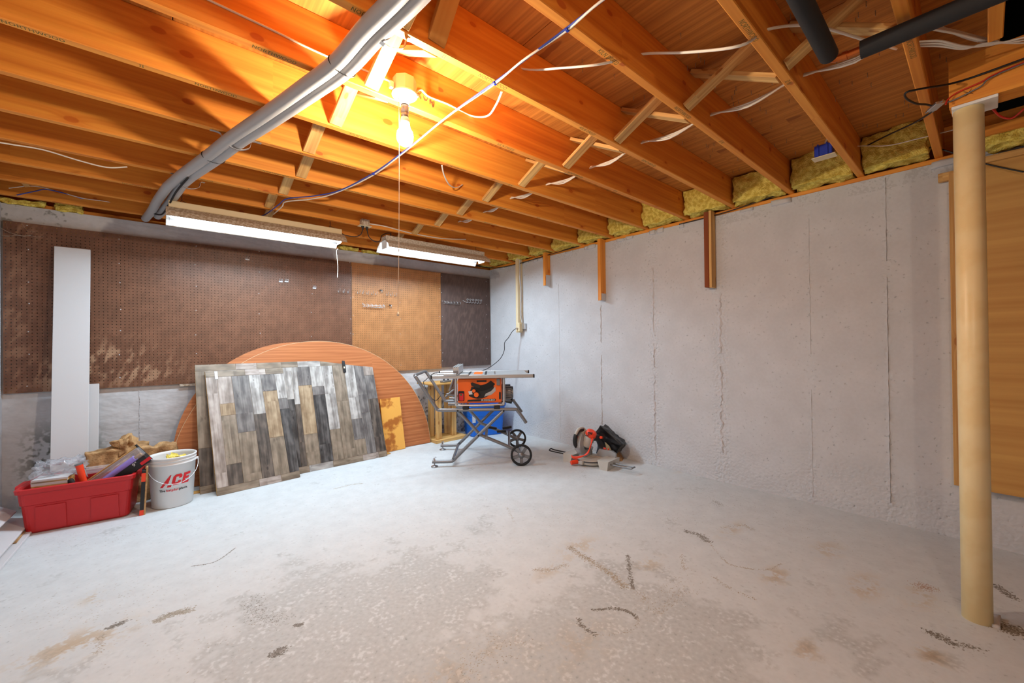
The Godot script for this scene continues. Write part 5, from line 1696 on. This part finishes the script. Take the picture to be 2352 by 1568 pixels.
	plate.call("badge", [Vector2(0.312, 0.628), Vector2(0.43, 0.628), Vector2(0.595, 0.63), Vector2(0.6, 0.64), Vector2(0.596, 0.652), Vector2(0.44, 0.65), Vector2(0.32, 0.644)], 0.0, 0.0025, M.black)
	var tm := put(cab, "print", letters("RIDGID", 0.016, 0.0008, true), M.white)
	tm.position = Vector3(0.522, 0.6405, f + 0.003)
	tm.scale = Vector3(1.75, 1.0, 1.0)
	for q in [[0.407, 0.697, 0.037, 0.012, M.black], [0.407, 0.697, 0.025, 0.03, M.orange], [0.382, 0.735, 0.018, 0.018, M.orange]]:
		st = mb()
		cyl(st, Vector3(q[0], q[1], f), Vector3(q[0], q[1], f + q[3]), q[2], 24, q[2] * 0.92)
		part(cab, "knob", st, q[4])
	# table, rails and fence
	st = mb()
	box(st, Vector3(0.405, 0.884, -0.3), Vector3(0.37, 0.022, 0.56), 0.003)
	part(o, "tabletop", st, M.alum)
	st = mb()
	box(st, Vector3(0.765, 0.884, -0.3), Vector3(0.33, 0.022, 0.56), 0.003)
	part(o, "extension_table", st, M.alum)
	st = mb()
	for q in [[0.33, 0.022], [0.5, 0.022]]:
		box(st, Vector3(q[0], 0.8952, -0.3), Vector3(q[1], 0.001, 0.56))
	part(o, "mitre_slot", st, M.black)
	st = mb()
	box(st, Vector3(0.42, 0.8955, -0.3), Vector3(0.09, 0.0014, 0.34), 0.0005)
	part(o, "throat_plate", st, M.orange, "orange blade insert")
	for z in [0.005, -0.6]:
		st = mb()
		box(st, Vector3(0.475, 0.881, z), Vector3(1.0, 0.034, 0.028), 0.004)
		part(o, "fence_rail", st, M.alum)
		st = mb()
		box(st, Vector3(-0.03, 0.881, z), Vector3(0.014, 0.037, 0.031), 0.003)
		box(st, Vector3(0.98, 0.881, z), Vector3(0.014, 0.037, 0.031), 0.003)
		part(o, "rail_cap", st, M.black)
	var fe := Node3D.new()
	fe.name = "fence"
	o.add_child(fe)
	st = mb()
	prism(st, [Vector2(0.182, 0.905), Vector2(0.236, 0.905), Vector2(0.236, 0.98), Vector2(0.224, 0.98), Vector2(0.224, 0.966), Vector2(0.215, 0.966), Vector2(0.215, 0.98), Vector2(0.203, 0.98), Vector2(0.203, 0.966), Vector2(0.194, 0.966), Vector2(0.194, 0.98), Vector2(0.182, 0.98)], -0.62, 0.015)
	part(fe, "beam", st, M.alum)
	st = mb()
	box(st, Vector3(0.155, 0.905, 0.01), Vector3(0.13, 0.025, 0.05), 0.006)
	box(st, Vector3(0.29, 0.9, 0.01), Vector3(0.09, 0.022, 0.045), 0.005)
	box(st, Vector3(0.1, 0.91, -0.05), Vector3(0.16, 0.012, 0.03), 0.004)
	part(fe, "clamp_head", st, M.alum)
	st = mb()
	box(st, Vector3(0.209, 0.925, 0.018), Vector3(0.045, 0.04, 0.012), 0.004)
	part(fe, "lever", st, M.grey_metal)
	# motor end and dust port, riving parts stored on the left
	st = mb()
	cyl(st, Vector3(0.66, 0.69, -0.26), Vector3(0.755, 0.69, -0.26), 0.085, 20)
	cyl(st, Vector3(0.755, 0.69, -0.26), Vector3(0.785, 0.69, -0.26), 0.062, 20)
	for k in 7:
		box(st, Vector3(0.735, 0.61 + 0.025 * k, -0.175), Vector3(0.06, 0.008, 0.012))
	part(o, "motor", st, M.grey_metal)
	st = mb()
	cyl(st, Vector3(0.7, 0.6, -0.4), Vector3(0.78, 0.58, -0.4), 0.035, 14)
	part(o, "dust_port", st, M.black)
	st = mb()
	for q in [[0.15, 0.79, 0.15, 1.2], [0.165, 0.76, 0.17, 1.4], [0.13, 0.7, 0.12, 0.7], [0.15, 0.68, 0.12, -0.2], [0.17, 0.72, 0.2, 1.57]]:
		box(st, Vector3(q[0], q[1], -0.12 - q[2] * 0.5), Vector3(q[2], 0.022, 0.03), 0.006, Basis(Vector3(0, 0, 1), q[3]))
	cyl(st, Vector3(0.13, 0.655, -0.12), Vector3(0.2, 0.65, -0.12), 0.013, 10)
	cyl(st, Vector3(0.12, 0.6, -0.1), Vector3(0.21, 0.6, -0.1), 0.015, 10)
	part(o, "stored_guard", st, M.grey_metal)
	wire("saw_cord", pts_at([[1010, 855, -4.0], [995, 858, -4.1], [978, 872, -4.2], [973, 880, -4.25], [985, 905, -4.3], [1000, 920, -4.3], [1015, 905, -4.2], [1022, 903, -4.1]], 2, 0.0), 0.004, M.black, "black cord drooping behind the handle of the table saw", "cord")

func build_behind_saw() -> void:
	# plank stand
	var o := thing("wooden_stand", "small wooden stand with plywood top behind the table saw", "stand", Vector3(2.66, 0, -4.47), 0.04)
	board(o, "base_plank", Vector3(0.043, 0.019, 0.06), Vector3(0.465, 0.038, 0.16), M.pine)
	board(o, "base_plank", Vector3(0.043, 0.019, -0.11), Vector3(0.46, 0.038, 0.14), M.sheet)
	for q in [[-0.12, 0.08], [0.14, 0.02], [-0.1, -0.12], [0.14, -0.12]]:
		board(o, "post", Vector3(q[0], 0.375, q[1]), Vector3(0.67, 0.066, 0.045), M.pine, 0.002, Basis(Vector3.UP, Vector3.RIGHT, Vector3(0, 0, -1)))
	board(o, "top_sheet", Vector3(0.0, 0.719, -0.02), Vector3(0.5, 0.018, 0.38), M.sheet)
	o = thing("push_block", "small grey push block lying on the wooden stand", "tool", Vector3(2.66, 0.7285, -4.4), 0.3)
	var st := mb()
	box(st, Vector3(0, 0.012, 0), Vector3(0.14, 0.024, 0.07), 0.006)
	part(o, "base", st, M.grey_metal)
	st = mb()
	tube(st, soft([Vector3(-0.04, 0.02, 0), Vector3(-0.02, 0.055, 0), Vector3(0.03, 0.055, 0), Vector3(0.05, 0.02, 0)], 4), 0.009, 8)
	part(o, "grip", st, M.black)
	# blue bin
	o = thing("recycling_bin", "bright blue plastic bin standing behind the table saw stand", "bin", Vector3(3.24, 0, -4.40), -0.24)
	st = mb()
	tub(st, 0.44, 0.29, 0.5, 0.34, 0.42, 0.04, 0.01)
	part(o, "tub", st, M.bin)
	st = mb()
	box(st, Vector3(-0.2, 0.25, 0.163), Vector3(0.045, 0.12, 0.002), 0.0, Basis(Vector3.RIGHT, -0.06))
	part(o, "label", st, M.white, "white paper label")
	st = mb()
	box(st, Vector3(-0.2, 0.225, 0.1645), Vector3(0.03, 0.03, 0.001), 0.0, Basis(Vector3.RIGHT, -0.06))
	part(o, "label_print", st, M.blue_cable)

func build_mitre_saw() -> void:
	var o := thing("mitre_saw", "compact grey and orange mitre saw on the floor by the long wall", "mitre saw", Vector3(3.28, 0, -2.58), -1.45)
	var grey := mat(c8(184, 180, 172), 0.5)
	var dark := mat(c8(70, 70, 74), 0.5)
	var st := mb()
	for s in [-1.0, 1.0]:
		hexa(st, [Vector3(s * 0.16, 0, -0.05), Vector3(s * 0.25, 0, -0.05), Vector3(s * 0.25, 0, 0.185), Vector3(s * 0.17, 0, 0.185), Vector3(s * 0.13, 0.082, -0.05), Vector3(s * 0.255, 0.082, -0.05), Vector3(s * 0.255, 0.082, 0.175), Vector3(s * 0.14, 0.082, 0.175)])
	box(st, Vector3(0, 0.04, -0.02), Vector3(0.36, 0.05, 0.1), 0.006)
	part(o, "base", st, grey)
	st = mb()
	lathe(st, [[0.0, 0.012], [0.13, 0.012], [0.135, 0.02], [0.135, 0.055], [0.13, 0.06], [0.0, 0.06]], 36, Transform3D(Basis(), Vector3(0, 0, 0.06)))
	box(st, Vector3(-0.02, 0.035, 0.19), Vector3(0.05, 0.035, 0.07), 0.006)
	part(o, "turntable", st, grey)
	st = mb()
	tube(st, arc(Vector2(0, 0.06), 0.137, 15, 165, 20).map(func(p): return Vector3(p.x, 0.045, p.y)), 0.006, 6)
	part(o, "mitre_scale", st, dark)
	st = mb()
	cyl(st, Vector3(-0.07, 0.035, 0.2), Vector3(-0.1, 0.03, 0.262), 0.024, 14, 0.02)
	part(o, "lock_knob", st, M.orange_red, "orange lock knob")
	st = mb()
	for s in [-1.0, 1.0]:
		prism(st, [Vector2(s * 0.035, 0.06), Vector2(s * 0.235, 0.06), Vector2(s * 0.235, 0.125), Vector2(s * 0.2, 0.142), Vector2(s * 0.06, 0.142), Vector2(s * 0.035, 0.1)], -0.025, 0.0)
	part(o, "fence", st, M.alum)
	# arm and head
	st = mb()
	tube(st, soft([Vector3(0, 0.05, -0.12), Vector3(0.0, 0.13, -0.15), Vector3(-0.01, 0.22, -0.1), Vector3(-0.02, 0.24, 0.0)], 4), [0.045, 0.045, 0.045, 0.043, 0.042, 0.04, 0.04, 0.038, 0.036, 0.036, 0.034, 0.034, 0.032], 12)
	part(o, "arm", st, dark)
	var bx := -0.065
	st = mb()
	var up := arc(Vector2(0.07, 0.2), 0.128, -10, 190, 24)
	# the polygon's x runs along the saw's depth
	st = mb()
	var side := Transform3D(Basis(Vector3(0, 0, 1), Vector3.UP, Vector3(-1, 0, 0)), Vector3(bx, 0, 0))
	prism(st, up, -0.026, 0.026, side)
	part(o, "blade_guard", st, grey)
	st = mb()
	prism(st, arc(Vector2(0.07, 0.2), 0.12, 0, 360, 40), -0.0012, 0.0012, side)
	part(o, "blade", st, M.steel)
	st = mb()
	var lower := arc(Vector2(0.07, 0.2), 0.133, -150, 55, 26)
	lower.append_array(arc(Vector2(0.07, 0.2), 0.07, 55, -150, 18))
	prism(st, lower, -0.03, 0.03, side)
	part(o, "lower_guard", st, M.smoky, "clear plastic lower guard")
	# handle, a D grip over the front of the guard
	st = mb()
	tube(st, soft([Vector3(bx - 0.005, 0.335, 0.1), Vector3(bx - 0.01, 0.335, 0.16), Vector3(bx - 0.015, 0.29, 0.205), Vector3(bx - 0.02, 0.225, 0.215), Vector3(bx - 0.02, 0.18, 0.19)], 4), 0.021, 12)
	part(o, "grip", st, M.black)
	st = mb()
	tube(st, soft([Vector3(bx, 0.31, 0.05), Vector3(bx - 0.004, 0.345, 0.1), Vector3(bx - 0.008, 0.345, 0.165), Vector3(bx - 0.012, 0.3, 0.216)], 4), 0.016, 10)
	part(o, "handle_frame", st, grey)
	st = mb()
	tube(st, soft([Vector3(bx, 0.2, 0.12), Vector3(bx - 0.01, 0.18, 0.16), Vector3(bx - 0.016, 0.19, 0.2)], 4), 0.02, 10)
	part(o, "handle_frame", st, grey)
	st = mb()
	box(st, Vector3(bx - 0.012, 0.25, 0.178), Vector3(0.016, 0.06, 0.014), 0.004)
	part(o, "trigger", st, M.orange_red)
	# slanted motor
	var a := Vector3(bx + 0.02, 0.19, 0.08)
	var b := Vector3(0.04, 0.325, 0.1)
	st = mb()
	tube(st, [a, a.lerp(b, 0.25), a.lerp(b, 0.3), a.lerp(b, 0.72)], [0.055, 0.055, 0.05, 0.05], 20)
	part(o, "motor", st, grey)
	st = mb()
	tube(st, [a.lerp(b, 0.72), a.lerp(b, 0.76), a.lerp(b, 0.98), a.lerp(b, 1.04)], [0.05, 0.055, 0.05, 0.03], 20)
	part(o, "motor_cap", st, M.orange_red, "orange vented motor cap")
	st = mb()
	var ax := (b - a).normalized()
	for k in 5:
		box(st, a.lerp(b, 0.87) + Vector3(0.012 * (k - 2), 0, 0.05 - 0.004 * absf(k - 2)), Vector3(0.006, 0.05, 0.01), 0.0, Basis(Vector3(0, 0, 1), -0.55))
	part(o, "vent", st, M.black)
	st = mb()
	for k in 4:
		var dz := 0.004 * k
		tube(st, soft([Vector3(0.045 + 0.006 * k, 0.27, 0.12), Vector3(0.062, 0.2, 0.16 + dz), Vector3(0.035 + dz, 0.13, 0.2), Vector3(-0.03, 0.085 + 0.004 * k, 0.225), Vector3(-0.1, 0.07 + 0.004 * k, 0.23), Vector3(-0.135, 0.085, 0.2)], 4), 0.0055, 7)
	part(o, "power_cord", st, M.orange_red, "coiled orange power cord")
	# dust bag and extension wires
	st = mb()
	lump(st, Vector3(0.1, 0.225, -0.16), Vector3(0.3, 0.12, 0.12), 0.012, 0.8, 12, Basis(Vector3(0, 0, 1), -0.6), 12)
	part(o, "dust_bag", st, M.black_gloss)
	st = mb()
	cyl(st, Vector3(0.05, 0.24, -0.07), Vector3(0.055, 0.248, -0.04), 0.014, 10)
	part(o, "lock_pin", st, M.orange_red)
	for q in [[0.11, 0.03], [0.15, 0.014]]:
		st = mb()
		box(st, Vector3(q[0], 0.15, -0.02), Vector3(q[1], 0.016, 0.012), 0.003)
		part(o, "fence_clip", st, M.orange_red)
	for s in [-1.0, 1.0]:
		st = mb()
		var yv := 0.05 if s > 0.0 else 0.06
		tube(st, soft([Vector3(s * 0.2, yv, 0.13), Vector3(s * 0.44, yv, 0.13), Vector3(s * 0.47, yv + 0.008, 0.12), Vector3(s * 0.475, yv + 0.012, 0.085), Vector3(s * 0.44, yv, 0.07), Vector3(s * 0.2, yv, 0.07)], 4), 0.0065, 8)
		part(o, "extension_wire", st, M.grey_metal if s > 0.0 else M.black)
	st = mb()
	hexa(st, [Vector3(3.44, 0, -2.56), Vector3(3.6, 0, -2.7), Vector3(3.6, 0, -2.45), Vector3(3.5, 0, -2.4), Vector3(3.56, 0.12, -2.6), Vector3(3.6, 0.14, -2.68), Vector3(3.604, 0.12, -2.56), Vector3(3.59, 0.1, -2.52)])
	solo("kraft_scrap", st, M.kraft, "folded brown cardboard scrap behind the mitre saw at the wall", "cardboard")

func _ready() -> void:
	rng.seed = 7
	var cam := Camera3D.new()
	cam.name = "camera"
	cam.transform = Transform3D(look, EYE)
	cam.fov = rad_to_deg(2.0 * atan(784.0 / FOC))
	cam.near = 0.05
	add_child(cam)
	cam.current = true
	var env := Environment.new()
	env.background_mode = Environment.BG_COLOR
	env.background_color = Color.BLACK
	env.tonemap_mode = Environment.TONE_MAPPER_LINEAR
	env.tonemap_exposure = 1.2
	env.sdfgi_enabled = true
	env.ssao_enabled = true
	env.ssil_enabled = true
	var we := WorldEnvironment.new()
	we.name = "environment"
	we.environment = env
	add_child(we)
	make_materials()
	build_shell()
	build_ceiling()
	build_overhead()
	build_pegboards()
	build_leaning()
	build_corner_pile()
	build_behind_saw()
	build_table_saw()
	build_mitre_saw()
